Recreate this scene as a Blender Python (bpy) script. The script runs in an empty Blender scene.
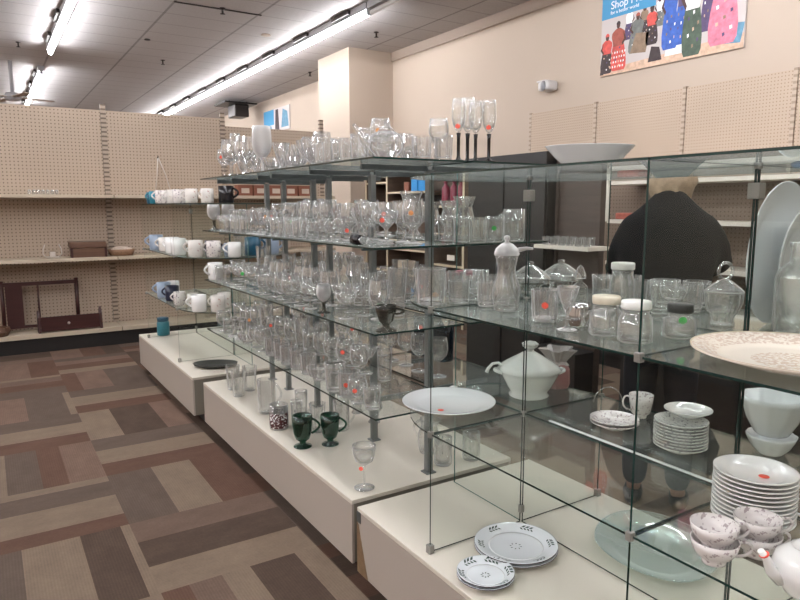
import bpy, bmesh, math, random
from mathutils import Vector, Matrix
C = bpy.context.scene.collection
PI = math.pi
R = random.Random(7)
scn = bpy.context.scene
scn.view_settings.view_transform = 'Standard'
scn.view_settings.look = 'None'
scn.view_settings.gamma = 1
scn.view_settings.exposure = .86
scn.cycles.max_bounces = 24
scn.cycles.transparent_max_bounces = 64
scn.cycles.transmission_bounces = 14
scn.cycles.glossy_bounces = 5
scn.cycles.diffuse_bounces = 4
scn.cycles.caustics_reflective = False
scn.cycles.caustics_refractive = False
scn.cycles.sample_clamp_indirect = 12.0

# ------------------------------------------------------------------ materials
def lin(c):
    return tuple((x / 255 / 12.92 if x / 255 <= .04045 else ((x / 255 + .055) / 1.055) ** 2.4) for x in c) + (1.0,)
class NT:
    def __init__(s, name):
        s.m = bpy.data.materials.new(name); s.m.use_nodes = True
        s.t = s.m.node_tree; s.t.nodes.clear()
        s.out = s.t.nodes.new('ShaderNodeOutputMaterial')
    def n(s, typ, **kw):
        nd = s.t.nodes.new('ShaderNode' + typ)
        for k, v in kw.items():
            if k.startswith('i_'): nd.inputs[k[2:].replace('_', ' ')].default_value = v
            else: setattr(nd, k, v)
        return nd
    def l(s, a, b): s.t.links.new(a, b)
    def math(s, op, a, b=None, c=None):
        nd = s.n('Math', operation=op)
        for i, v in enumerate((a, b, c)):
            if v is None: continue
            if isinstance(v, (int, float)): nd.inputs[i].default_value = v
            else: s.l(v, nd.inputs[i])
        return nd.outputs[0]
    def mix(s, f, a, b):
        nd = s.n('Mix', data_type='RGBA')
        for sock, v in ((nd.inputs[0], f), (nd.inputs[6], a), (nd.inputs[7], b)):
            if isinstance(v, (int, float, tuple)): sock.default_value = v
            else: s.l(v, sock)
        return nd.outputs[2]
    def pos(s):
        g = s.n('NewGeometry'); x = s.n('SeparateXYZ'); s.l(g.outputs['Position'], x.inputs[0]); return g.outputs['Position'], x.outputs
    def obj(s):
        g = s.n('TexCoord'); x = s.n('SeparateXYZ'); s.l(g.outputs['Object'], x.inputs[0]); return g.outputs['Object'], x.outputs
def prin(name, rgb, rough=.5, metal=0., noise=0., nscale=8., spec=.5, bump=0., coat=0.):
    t = NT(name); b = t.n('BsdfPrincipled'); c = lin(rgb)
    b.inputs['Roughness'].default_value = rough; b.inputs['Metallic'].default_value = metal
    b.inputs['Specular IOR Level'].default_value = spec; b.inputs['Coat Weight'].default_value = coat
    b.inputs['Base Color'].default_value = c
    p, _ = t.obj()
    nz = t.n('TexNoise'); nz.inputs['Scale'].default_value = nscale; nz.inputs['Detail'].default_value = 4; t.l(p, nz.inputs['Vector'])
    if noise:
        d = tuple(x * (1 - noise) for x in c[:3]) + (1,); e = tuple(min(1, x * (1 + noise)) for x in c[:3]) + (1,)
        t.l(t.mix(nz.outputs[0], d, e), b.inputs['Base Color'])
    if bump:
        bm = t.n('Bump'); bm.inputs['Strength'].default_value = bump; t.l(nz.outputs[0], bm.inputs['Height']); t.l(bm.outputs[0], b.inputs['Normal'])
    t.l(b.outputs[0], t.out.inputs[0]); return t.m
def pane(name, tint, haze=0):            # flat sheet glass: see-through with a Fresnel reflection
    t = NT(name); tr = t.n('BsdfTransparent'); tr.inputs[0].default_value = tint + (1,)
    g = t.n('BsdfGlossy'); g.inputs['Roughness'].default_value = .01; g.inputs[0].default_value = (.95, 1, .98, 1)
    lw = t.n('LayerWeight'); lw.inputs[0].default_value = .5
    f = t.math('ADD', t.math('MULTIPLY', t.math('POWER', lw.outputs['Facing'], 5.0), .95), .008)
    m = t.n('MixShader'); t.l(f, m.inputs[0]); t.l(tr.outputs[0], m.inputs[1]); t.l(g.outputs[0], m.inputs[2])
    last = m
    if haze:  # pale diffuse veil added to brighten shelf undersides at grazing view
        df = t.n('BsdfDiffuse'); df.inputs[0].default_value = (.62, .68, .66, 1); tl = t.n('BsdfTranslucent'); tl.inputs[0].default_value = (.62, .68, .66, 1)
        a = t.n('MixShader'); a.inputs[0].default_value = .5; t.l(df.outputs[0], a.inputs[1]); t.l(tl.outputs[0], a.inputs[2])
        last = t.n('MixShader'); t.l(t.math('ADD', t.math('MULTIPLY', t.math('POWER', lw.outputs['Facing'], 6.0), haze), .012), last.inputs[0]); t.l(m.outputs[0], last.inputs[1]); t.l(a.outputs[0], last.inputs[2])
    t.l(last.outputs[0], t.out.inputs[0]); return t.m
def ware(name, tint, rimc, rough=.0, rim_white=.10, body=.0, gloss=.07):   # pressed glass: clear middle, refracting rims whitened to imitate bright highlights
    t = NT(name); tr = t.n('BsdfTransparent'); tr.inputs[0].default_value = tint + (1,)
    gl = t.n('BsdfGlass'); gl.inputs['Color'].default_value = rimc + (1,); gl.inputs['IOR'].default_value = 1.5; gl.inputs['Roughness'].default_value = rough
    lw = t.n('LayerWeight'); lw.inputs[0].default_value = .5; fc = lw.outputs['Facing']
    f = t.math('MINIMUM', t.math('ADD', t.math('MULTIPLY', t.math('POWER', fc, 2.2), .6), body + .03), 1.0)
    m = t.n('MixShader'); t.l(f, m.inputs[0]); t.l(tr.outputs[0], m.inputs[1]); t.l(gl.outputs[0], m.inputs[2])
    df = t.n('BsdfDiffuse'); df.inputs[0].default_value = rimc + (1,)
    f2 = t.math('MINIMUM', t.math('ADD', t.math('MULTIPLY', t.math('POWER', fc, 3.2), rim_white * 5), rim_white * .22), 1.0)
    m2 = t.n('MixShader'); t.l(f2, m2.inputs[0]); t.l(m.outputs[0], m2.inputs[1]); t.l(df.outputs[0], m2.inputs[2])
    gs = t.n('BsdfGlossy'); gs.inputs['Roughness'].default_value = .04
    f3 = t.math('MINIMUM', t.math('ADD', t.math('MULTIPLY', t.math('POWER', fc, 3.0), .6), gloss), 1.0)
    m3 = t.n('MixShader'); t.l(f3, m3.inputs[0]); t.l(m2.outputs[0], m3.inputs[1]); t.l(gs.outputs[0], m3.inputs[2])
    t.l(m3.outputs[0], t.out.inputs[0]); return t.m
def emit(name, rgb, s):
    t = NT(name); e = t.n('Emission'); e.inputs[0].default_value = rgb + (1,); e.inputs[1].default_value = s
    t.l(e.outputs[0], t.out.inputs[0]); return t.m
def pegboard(name, rgb, hole, sp, ax, r=.17):
    t = NT(name); b = t.n('BsdfPrincipled'); b.inputs['Roughness'].default_value = .7; b.inputs['Specular IOR Level'].default_value = .2
    p, x = t.pos()
    def cell(s): return t.math('ABSOLUTE', t.math('SUBTRACT', t.math('FRACT', t.math('MULTIPLY', s, 1 / sp)), .5))
    a, c = cell(x[ax]), cell(x[2])
    d = t.math('SQRT', t.math('ADD', t.math('MULTIPLY', a, a), t.math('MULTIPLY', c, c)))
    f = t.math('LESS_THAN', d, r)
    nz = t.n('TexNoise'); nz.inputs['Scale'].default_value = 1.3; nz.inputs['Detail'].default_value = 3; t.l(p, nz.inputs['Vector'])
    c0 = lin(rgb); base = t.mix(nz.outputs[0], tuple(v * .88 for v in c0[:3]) + (1,), tuple(v * 1.1 for v in c0[:3]) + (1,))
    t.l(t.mix(f, base, lin(hole)), b.inputs['Base Color']); t.l(b.outputs[0], t.out.inputs[0]); return t.m
def carpet(name, rgb, ax):
    t = NT(name); b = t.n('BsdfPrincipled'); b.inputs['Roughness'].default_value = .95; b.inputs['Specular IOR Level'].default_value = .1
    p, x = t.pos()
    w = t.math('FRACT', t.math('MULTIPLY', x[ax], 1 / .012)); w = t.math('ABSOLUTE', t.math('SUBTRACT', w, .5))
    mp = t.n('Mapping'); mp.inputs['Scale'].default_value = (9, 4, 4) if ax == 0 else (4, 9, 4); t.l(p, mp.inputs[0])
    nz = t.n('TexNoise'); nz.inputs['Scale'].default_value = 1; nz.inputs['Detail'].default_value = 4; t.l(mp.outputs[0], nz.inputs['Vector'])
    n2 = t.n('TexNoise'); n2.inputs['Scale'].default_value = 90; t.l(p, n2.inputs['Vector'])
    c0 = lin(rgb); c = t.mix(nz.outputs[0], tuple(v * .85 for v in c0[:3]) + (1,), tuple(v * 1.6 for v in c0[:3]) + (1,))
    n3 = t.n('TexNoise'); n3.inputs['Scale'].default_value = 26; n3.inputs['Detail'].default_value = 5; n3.inputs['Roughness'].default_value = .7; t.l(p, n3.inputs['Vector'])
    c = t.mix(t.math('MULTIPLY', n3.outputs[0], .55), c, tuple(v * .55 for v in c0[:3]) + (1,))
    c = t.mix(t.math('MULTIPLY', t.math('ADD', w, n2.outputs[0]), .38), c, tuple(v * .45 for v in c0[:3]) + (1,))
    t.l(c, b.inputs['Base Color'])
    t.l(b.outputs[0], t.out.inputs[0]); return t.m
def ceilmat():
    t = NT('ceiling tiles'); b = t.n('BsdfPrincipled'); b.inputs['Roughness'].default_value = .9; b.inputs['Specular IOR Level'].default_value = .1
    p, x = t.pos()
    fx = t.math('ABSOLUTE', t.math('SUBTRACT', t.math('FRACT', t.math('MULTIPLY', t.math('SUBTRACT', x[0], 2.04 - 5), 1.0)), .5))
    fy = t.math('ABSOLUTE', t.math('SUBTRACT', t.math('FRACT', t.math('MULTIPLY', t.math('SUBTRACT', x[1], 8.07 - 20), 2.0)), .5))
    lx = t.math('GREATER_THAN', fx, .485); ly = t.math('GREATER_THAN', fy, .475)
    nz = t.n('TexNoise'); nz.inputs['Scale'].default_value = 40; t.l(p, nz.inputs['Vector'])
    c = t.mix(nz.outputs[0], lin((176, 172, 171)), lin((194, 190, 189)))
    c = t.mix(t.math('MULTIPLY', ly, .3), c, lin((96, 90, 88)))
    c = t.mix(t.math('MULTIPLY', lx, .5), c, lin((92, 86, 84)))
    t.l(c, b.inputs['Base Color']); t.l(b.outputs[0], t.out.inputs[0]); return t.m
def upright(name, rgb, slot=(70, 62, 55)):
    t = NT(name); b = t.n('BsdfPrincipled'); b.inputs['Roughness'].default_value = .5
    p, x = t.pos(); f = t.math('GREATER_THAN', t.math('FRACT', t.math('MULTIPLY', x[2], 1 / .05)), .6)
    t.l(t.mix(f, lin(rgb), lin(slot)), b.inputs['Base Color']); t.l(b.outputs[0], t.out.inputs[0]); return t.m
def wood(name, rgb, sc=(2, 30, 30)):
    t = NT(name); b = t.n('BsdfPrincipled'); b.inputs['Roughness'].default_value = .45
    p, x = t.obj(); mp = t.n('Mapping'); mp.inputs['Scale'].default_value = sc; t.l(p, mp.inputs[0])
    nz = t.n('TexNoise'); nz.inputs['Scale'].default_value = 1.5; nz.inputs['Detail'].default_value = 5; t.l(mp.outputs[0], nz.inputs['Vector'])
    c = lin(rgb); t.l(t.mix(nz.outputs[0], tuple(v * .6 for v in c[:3]) + (1,), tuple(v * 1.4 for v in c[:3]) + (1,)), b.inputs['Base Color'])
    t.l(b.outputs[0], t.out.inputs[0]); return t.m
def decor(name, base, spot, sc, thr, rough=.25, ring=None):  # glazed ware with a scattered sprig pattern
    t = NT(name); b = t.n('BsdfPrincipled'); b.inputs['Roughness'].default_value = rough; b.inputs['Coat Weight'].default_value = .4
    p, x = t.obj()
    n = t.n('TexNoise'); n.inputs['Scale'].default_value = sc; n.inputs['Detail'].default_value = 2; t.l(p, n.inputs['Vector'])
    f = t.math('GREATER_THAN', n.outputs[0], thr)
    if ring:
        r = t.math('SQRT', t.math('ADD', t.math('POWER', t.math('DIVIDE', x[0], ring[2]), 2.0), t.math('POWER', t.math('DIVIDE', x[1], ring[3]), 2.0)))
        inr = t.math('MULTIPLY', t.math('GREATER_THAN', r, ring[0]), t.math('LESS_THAN', r, ring[1]))
        mid = t.math('LESS_THAN', r, ring[4])
        f = t.math('MULTIPLY', f, t.math('MINIMUM', t.math('ADD', inr, mid), 1.0))
    t.l(t.mix(t.math('MULTIPLY', f, .85), lin(base), lin(spot)), b.inputs['Base Color']); t.l(b.outputs[0], t.out.inputs[0]); return t.m

M = {
 'wall': prin('warm beige wall paint', (190, 175, 160), .8, noise=.03, nscale=.6, spec=.2),
 'drab': prin('greyish beige paint', (176, 160, 146), .7),
 'far': prin('far wall paint', (180, 166, 152), .8),
 'ceil': ceilmat(),
 'peg': pegboard('beige pegboard', (186, 169, 152), (112, 98, 86), .038, 0),
 'pegr': pegboard('beige pegboard side', (190, 172, 154), (146, 126, 110), .027, 1),
 'pegd': pegboard('brown pegboard', (128, 112, 100), (90, 76, 66), .036, 1),
 'upr': upright('slotted steel upright', (176, 160, 144), (112, 98, 86)), 'uprr': upright('pale slotted steel upright', (188, 170, 152), (156, 138, 122)),
 'shelf': prin('cream steel shelf', (196, 182, 162), .5, noise=.05),
 'shelfw': prin('white steel shelf', (222, 214, 202), .5),
 'kick': prin('black kick board', (30, 27, 26), .6),
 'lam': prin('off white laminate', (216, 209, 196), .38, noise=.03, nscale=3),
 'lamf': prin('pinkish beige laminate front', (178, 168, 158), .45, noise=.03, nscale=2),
 'edge': prin('grey edge band', (128, 122, 110), .6),
 'chip': wood('bare chipboard', (128, 104, 78), (30, 30, 30)),
 'pane': pane('sheet glass', (.968, .982, .974)),
 'spane': pane('hazed shelf glass', (.968, .982, .974), .30),
 'gedge': prin('green glass edge', (22, 48, 44), .2, spec=.6),
 'pedge': prin('pale green glass edge', (88, 118, 112), .2),
 'steel': prin('brushed steel post', (128, 132, 132), .38, metal=.65),
 'bracket': prin('grey bracket', (92, 98, 98), .4, metal=.5),
 'clip': prin('grey plastic clip', (142, 140, 134), .35, metal=.3),
 'glass': ware('clear glassware', (.985, .99, .988), (.985, .995, .99), 0, .17, .0, .08),
 'crystal': ware('cut crystal', (.985, .99, .99), (.99, .995, .995), 0, .24, .14, .16),
 'jarg': ware('jar glass', (.975, .985, .98), (.98, .99, .985), 0, .15, .14, .1),
 'frost': ware('frosted white glass', (.9, .9, .9), (.96, .96, .96), .3, .6, .4),
 'smoke': ware('smoked glass', (.42, .41, .36), (.3, .3, .26), 0, .03, .1),
 'ggreen': ware('dark green glass', (.10, .36, .25), (.05, .26, .17), 0, .2, .25),
 'gplat': ware('pale green frosted glass', (.88, .94, .92), (.86, .93, .91), .15, .3, .1),
 'blackstem': prin('black glass stem', (14, 13, 14), .15),
 'china': prin('white glazed china', (234, 234, 232), .18, coat=.5),
 'china2': prin('cool white glazed china', (230, 232, 234), .2, coat=.5),
 'chinadk': prin('brown foot ring', (84, 72, 64), .5),
 'cream': prin('cream plastic lid', (212, 204, 184), .45),
 'whitelid': prin('white plastic lid', (226, 226, 222), .4),
 'blacklid': prin('black ridged lid', (26, 26, 26), .5, bump=.2, nscale=60),
 'sticker': prin('orange red price sticker', (236, 92, 74), .6),
 'stickg': prin('green price sticker', (66, 176, 84), .6),
 'sticko': prin('orange price sticker', (222, 150, 92), .6),
 'holly': decor('holly sprig china', (226, 229, 232), (34, 62, 52), 26, .60, .2, (.68, .94, 1, 1, .13)),
 'floral': decor('floral china', (222, 221, 218), (150, 148, 150), 110, .60),
 'florcup': decor('grey scroll china', (222, 216, 214), (158, 144, 146), 100, .60),
 'bigplate': decor('cream transfer platter', (232, 220, 206), (206, 182, 166), 120, .50, .25, (.152, .2, 1, 1.05, .088)),
 'mugw': decor('white mug with small print', (218, 214, 208), (170, 120, 110), 60, .66),
 'mugf': decor('white mug with floral print', (216, 210, 206), (136, 126, 132), 85, .60),
 'mugb': prin('pale blue mug', (150, 166, 186), .3),
 'teal': prin('teal glaze', (46, 122, 140), .3),
 'teald': prin('dark teal glaze', (30, 84, 110), .3),
 'navy': prin('dark navy glaze', (34, 40, 62), .3),
 'black': prin('black glaze', (22, 20, 24), .25),
 'tray': prin('dark tray', (52, 52, 48), .5, noise=.5, nscale=60),
 'measure': decor('dark checked glass band', (72, 38, 40), (206, 200, 200), 110, .56, .25),
 'dwood': wood('dark mahogany', (62, 30, 28)),
 'bwood': wood('worn brown wood', (104, 76, 60)),
 'wicker': prin('brown wicker', (140, 108, 84), .8, noise=.5, nscale=80),
 'linen': prin('pale cloth', (200, 184, 170), .9, noise=.1),
 'dcab': wood('charcoal brown board', (36, 34, 34), (3, 3, 20)),
 'dbrown': wood('dark brown board', (74, 62, 57), (3, 3, 20)),
 'dtop': prin('black cabinet top', (16, 15, 16), .4),
 'book': wood('brown shelf board', (96, 80, 68), (2, 20, 20)),
 'creamedge': prin('cream edging', (200, 184, 158), .5),
 'pink': prin('dusty pink bottle', (138, 58, 76), .3),
 'blue': prin('bright blue carton', (44, 140, 206), .5),
 'redbox': prin('rust carton', (132, 82, 64), .6),
 'bluecloth': prin('blue cloth', (48, 84, 124), .9),
 'bag': prin('grey plastic bag', (176, 168, 166), .35, noise=.15),
 'bagpink': prin('pinkish soap', (150, 106, 104), .5, noise=.1),
 'grille': prin('sensor housing', (214, 212, 212), .4),
 'lens': prin('grey sensor lens', (150, 152, 158), .3),
 'housing': prin('white enamel housing', (150, 148, 150), .5),
 'unlit': prin('unlit tube', (206, 204, 200), .3),
 'tube': emit('lit tube', (.97, .97, 1.0), 33.0),
 'brass': prin('sprinkler metal', (52, 46, 44), .4, metal=.6),
 'skin': prin('skin', (198, 152, 130), .55),
 'hair': prin('ash blond hair', (168, 146, 122), .7, noise=.35, nscale=50, bump=.5),
 'coat': prin('black jacket', (12, 13, 15), .85, noise=.1, nscale=20, spec=.2),
 'jeans': prin('dark navy trousers', (13, 16, 24), .85, noise=.1, nscale=40),
 'shoe': prin('black shoe', (20, 18, 18), .5),
 'cord': prin('white cord', (206, 198, 190), .6),
 'chrome': prin('bright metal', (200, 200, 200), .15, metal=1.),
 'paper': prin('poster paper', (196, 188, 186), .6),
 'white': prin('white', (236, 236, 236), .5),
 'band': prin('blue banner ink', (70, 146, 190), .6),
}
for nm, rgb in dict(p_red=(206, 84, 76), p_pink=(214, 124, 146), p_blue=(58, 96, 178), p_green=(72, 88, 74), p_grey=(112, 116, 112), p_dark=(62, 50, 52),
        p_sand=(208, 176, 152), p_skin=(78, 52, 46), p_teal=(96, 142, 168), p_ox=(160, 84, 70), p_violet=(86, 72, 108), p_brown=(138, 116, 96)).items():
    M[nm] = prin(nm, rgb, .6, noise=.55, nscale=22)
CARP = dict(g=(99, 86, 77), b=(128, 112, 97), t=(111, 93, 82), n=(100, 77, 66), p=(119, 98, 86), d=(86, 72, 63))
for k, rgb in CARP.items():
    M['c' + k + 'x'] = carpet('carpet ' + k + ' x', rgb, 1); M['c' + k + 'y'] = carpet('carpet ' + k + ' y', rgb, 0)

# ------------------------------------------------------------------ mesh helpers
def box(bm, x0, x1, y0, y1, z0, z1, mat=0):
    vs = [bm.verts.new((x, y, z)) for z in (z0, z1) for y in (y0, y1) for x in (x0, x1)]
    for idx in ((0, 2, 3, 1), (4, 5, 7, 6), (0, 1, 5, 4), (2, 6, 7, 3), (0, 4, 6, 2), (1, 3, 7, 5)):
        f = bm.faces.new([vs[i] for i in idx]); f.material_index = mat
def sheet(bm, x0, x1, y0, y1, z0, z1):          # sheet glass: big faces slot 0, thin edge faces slot 1
    d = [x1 - x0, y1 - y0, z1 - z0]; thin = d.index(min(d)); n0 = len(bm.faces)
    box(bm, x0, x1, y0, y1, z0, z1); bm.faces.ensure_lookup_table()
    for f in bm.faces[n0:]:
        f.normal_update(); f.material_index = 0 if abs(f.normal[thin]) > .5 else 1
def prism(bm, pts, z0, z1, side=0, cap=0):
    a = [bm.verts.new((x, y, z0)) for x, y in pts]; b = [bm.verts.new((x, y, z1)) for x, y in pts]; n = len(pts)
    bm.faces.new(a[::-1]).material_index = cap; bm.faces.new(b).material_index = cap
    for i in range(n):
        bm.faces.new((a[i], a[(i + 1) % n], b[(i + 1) % n], b[i])).material_index = side
def lathe(bm, prof, seg=24, c=(0, 0, 0), mat=0, rib=0, amp=0., sx=1., sy=1., smooth=True, scal=0, samp=0.):
    if rib and amp >= .03: smooth = False
    rings = []
    for r, z in prof:
        if r < 1e-5: rings.append([bm.verts.new((c[0], c[1], c[2] + z))])
        else:
            ring = []
            for i in range(seg):
                a = 2 * PI * i / seg; k = 1.
                if rib: k += amp * math.cos(rib * a)
                if scal: k += samp * abs(math.sin(scal * a / 2)) * min(1, r / prof_max(prof))
                ring.append(bm.verts.new((c[0] + r * k * math.cos(a) * sx, c[1] + r * k * math.sin(a) * sy, c[2] + z)))
            rings.append(ring)
    for A, B in zip(rings, rings[1:]):
        for i in range(seg):
            j = (i + 1) % seg
            if len(A) == 1 and len(B) == 1: continue
            if len(A) == 1: f = bm.faces.new((A[0], B[j], B[i]))
            elif len(B) == 1: f = bm.faces.new((A[i], A[j], B[0]))
            else: f = bm.faces.new((A[i], A[j], B[j], B[i]))
            f.material_index = mat; f.smooth = smooth
def prof_max(p): return max(r for r, z in p)
def tube(bm, pts, r, seg=8, mat=0, cap=True):
    pts = [Vector(p) for p in pts]; rings = []
    rr = r if isinstance(r, (list, tuple)) else [r] * len(pts)
    up = Vector((0, 0, 1)); prev = None
    for i, p in enumerate(pts):
        d = (pts[min(i + 1, len(pts) - 1)] - pts[max(i - 1, 0)]).normalized()
        if prev is None:
            a = d.cross(up if abs(d.z) < .9 else Vector((1, 0, 0))).normalized()
        else:
            a = (prev - d * prev.dot(d)).normalized()
        prev = a; b = d.cross(a)
        rings.append([bm.verts.new(p + (a * math.cos(2 * PI * k / seg) + b * math.sin(2 * PI * k / seg)) * rr[i]) for k in range(seg)])
    for A, B in zip(rings, rings[1:]):
        for k in range(seg):
            f = bm.faces.new((A[k], A[(k + 1) % seg], B[(k + 1) % seg], B[k])); f.smooth = True; f.material_index = mat
    if cap:
        bm.faces.new(rings[0][::-1]).material_index = mat; bm.faces.new(rings[-1]).material_index = mat
def ell(bm, c, rx, ry, rz, seg=20, rings=12, mat=0):
    n = len(bm.verts)
    prof = [(math.sin(PI * i / rings), -math.cos(PI * i / rings)) for i in range(rings + 1)]
    prof[0] = (0, -1); prof[-1] = (0, 1)
    lathe(bm, prof, seg, mat=mat); bm.verts.ensure_lookup_table()
    for v in bm.verts[n:]:
        v.co = Vector((v.co.x * rx + c[0], v.co.y * ry + c[1], v.co.z * rz + c[2]))
def arc(cx, cz, rx, rz, a0, a1, n=8, y=0):
    return [(cx + rx * math.cos(a0 + (a1 - a0) * i / n), y, cz + rz * math.sin(a0 + (a1 - a0) * i / n)) for i in range(n + 1)]
def link(name, bm, mats, parent=None, loc=None, bevel=0, rz=None):
    bmesh.ops.recalc_face_normals(bm, faces=bm.faces)
    me = bpy.data.meshes.new(name); bm.to_mesh(me); bm.free()
    for m in (mats if isinstance(mats, (list, tuple)) else [mats]): me.materials.append(M[m])
    o = bpy.data.objects.new(name, me); C.objects.link(o)
    if parent is not None: o.parent = parent
    if loc is not None: o.location = loc
    if rz is not None: o.rotation_euler.z = rz
    if bevel:
        md = o.modifiers.new('bevel', 'BEVEL'); md.width = bevel; md.segments = 2; md.limit_method = 'ANGLE'
    return o
def B(): return bmesh.new()
def tag(o, label, cat, group=None, kind=None):
    o['label'] = label; o['category'] = cat
    if group: o['group'] = group
    if kind: o['kind'] = kind
    return o
def empty(name, loc, label, cat, group=None, rz=0):
    o = bpy.data.objects.new(name, None); C.objects.link(o); o.location = loc; o.rotation_euler.z = rz; o.empty_display_size = .05
    return tag(o, label, cat, group)
def struct(name, bm, mats):
    o = link(name, bm, mats); o['kind'] = 'structure'; return o
def dup(root):
    r = root.copy(); C.objects.link(r)
    for ch in list(root.children):
        if ch.name.startswith('price_sticker'): continue
        c = ch.copy(); C.objects.link(c); c.parent = r
        for g in list(ch.children):
            d = g.copy(); C.objects.link(d); d.parent = c
    return r
CACHE = {}
def kindof(kind, builder, fresh=False):
    if kind not in CACHE:
        CACHE[kind] = builder(); return CACHE[kind]
    r = dup(CACHE[kind])
    if 'group' in r: del r['group']
    return r

# ------------------------------------------------------------------ camera
yaw, pitch, roll, fpx = 5.61868678e-01, 1.42409444e-01, -2.41668768e-03, 655.879409
cy, sy, cp, sp = math.cos(yaw), math.sin(yaw), math.cos(pitch), math.sin(pitch)
fw = Vector((sy * cp, cy * cp, -sp)); rt = Vector((cy, -sy, 0)); up = rt.cross(fw)
rt, up = math.cos(roll) * rt + math.sin(roll) * up, -math.sin(roll) * rt + math.cos(roll) * up
cam = bpy.data.cameras.new('camera'); co = bpy.data.objects.new('camera', cam); C.objects.link(co)
co.matrix_world = Matrix(((rt.x, up.x, -fw.x, 0), (rt.y, up.y, -fw.y, 0), (rt.z, up.z, -fw.z, 1.55), (0, 0, 0, 1)))
cam.sensor_width = 36; cam.lens = fpx / 800 * 36; cam.clip_start = .02; cam.clip_end = 100
scn.camera = co

# ------------------------------------------------------------------ room shell
X0, X1, Y0, Y1, ZC = -6.0, 5.5, -5.0, 20.0, 3.87
def carpet_floor():
    mats = []; idx = {}
    for k in CARP:
        for a in 'xy': idx[k + a] = len(mats); mats.append('c' + k + a)
    T = .69; bm = B(); rr = random.Random(3)
    # stripes listed from the -x / -y side, (width share, colour)
    spec = {
     (0, 0): [(.33, 'g'), (.35, 'b'), (.26, 'd'), (.06, 'b')], (0, 1): [(.2, 'n'), (.38, 'b'), (.30, 'g'), (.12, 'b')],
     (0, 2): [(.28, 'b'), (.25, 'g'), (.19, 'n'), (.28, 'p')], (0, 3): [(.3, 'n'), (.36, 'b'), (.34, 'g')],
     (0, 4): [(.2, 'n'), (.33, 'p'), (.4, 'g'), (.07, 'b')], (0, 5): [(.35, 'g'), (.3, 'n'), (.25, 't'), (.1, 'b')],
     (0, 6): [(.3, 't'), (.36, 'p'), (.34, 'n')], (1, 0): [(.33, 'b'), (.36, 'd'), (.31, 't')],
     (1, 1): [(.35, 'g'), (.33, 'b'), (.32, 'n')], (1, 2): [(.3, 'n'), (.36, 'b'), (.34, 'g')],
     (1, 3): [(.31, 'b'), (.42, 'd'), (.27, 'p')], (1, 4): [(.3, 'n'), (.4, 'b'), (.3, 'g')],
     (1, 5): [(.18, 'n'), (.35, 'p'), (.47, 'g')], (1, 6): [(.25, 'b'), (.3, 'n'), (.25, 'p'), (.2, 'g')],
     (1, -1): [(.16, 'n'), (.20, 't'), (.18, 'b'), (.30, 'd'), (.16, 'b')], (0, -1): [(.3, 't'), (.35, 'n'), (.35, 'b')]}
    for i in range(-9, 8):
        for j in range(-11, 26):
            x0 = -.2 + i * T; y0 = 2.60 + j * T
            s = spec.get((i, j))
            if not s:
                n = rr.choice((3, 3, 4)); w = [rr.uniform(.6, 1.3) for _ in range(n)]; tt = sum(w)
                s = [(v / tt, rr.choice('gbtnpd')) for v in w]
            ori = 'y' if (i + j) % 2 == 0 else 'x'; a = 0
            for w, k in s:
                if ori == 'y': q = (x0 + a * T, x0 + (a + w) * T, y0, y0 + T)
                else: q = (x0, x0 + T, y0 + a * T, y0 + (a + w) * T)
                a += w
                q = (max(q[0], X0), min(q[1], X1 + .02), max(q[2], Y0), min(q[3], Y1))
                if q[1] <= q[0] or q[3] <= q[2]: continue
                f = bm.faces.new([bm.verts.new(p + (0,)) for p in ((q[0], q[2]), (q[1], q[2]), (q[1], q[3]), (q[0], q[3]))])
                f.material_index = idx[k + ori]
    bmesh.ops.remove_doubles(bm, verts=bm.verts, dist=1e-4)
    return struct('floor', bm, mats)
carpet_floor()
b = B(); box(b, X0, X1, Y0, Y1, ZC, ZC + .1); struct('ceiling', b, 'ceil')
b = B(); box(b, X1, X1 + .1, Y0, Y1, 0, ZC); struct('wall_right', b, 'wall')
b = B(); box(b, X0 - .1, X0, Y0, Y1, 0, ZC); struct('wall_left', b, 'wall')
b = B(); box(b, X0, X1, Y1, Y1 + .1, 0, ZC); struct('wall_back', b, 'far')
b = B(); box(b, X0, X1, Y0 - .1, Y0, 0, ZC); struct('wall_front', b, 'wall')
b = B(); box(b, X1 - .03, X1, Y0, 8.93, ZC - .13, ZC); struct('wall_band_1', b, 'drab')  # greyer band along the top of the right wall
b = B(); box(b, 4.74, X1, 8.93, 9.98, 0, ZC); struct('wall_pier', b, 'wall')

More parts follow.
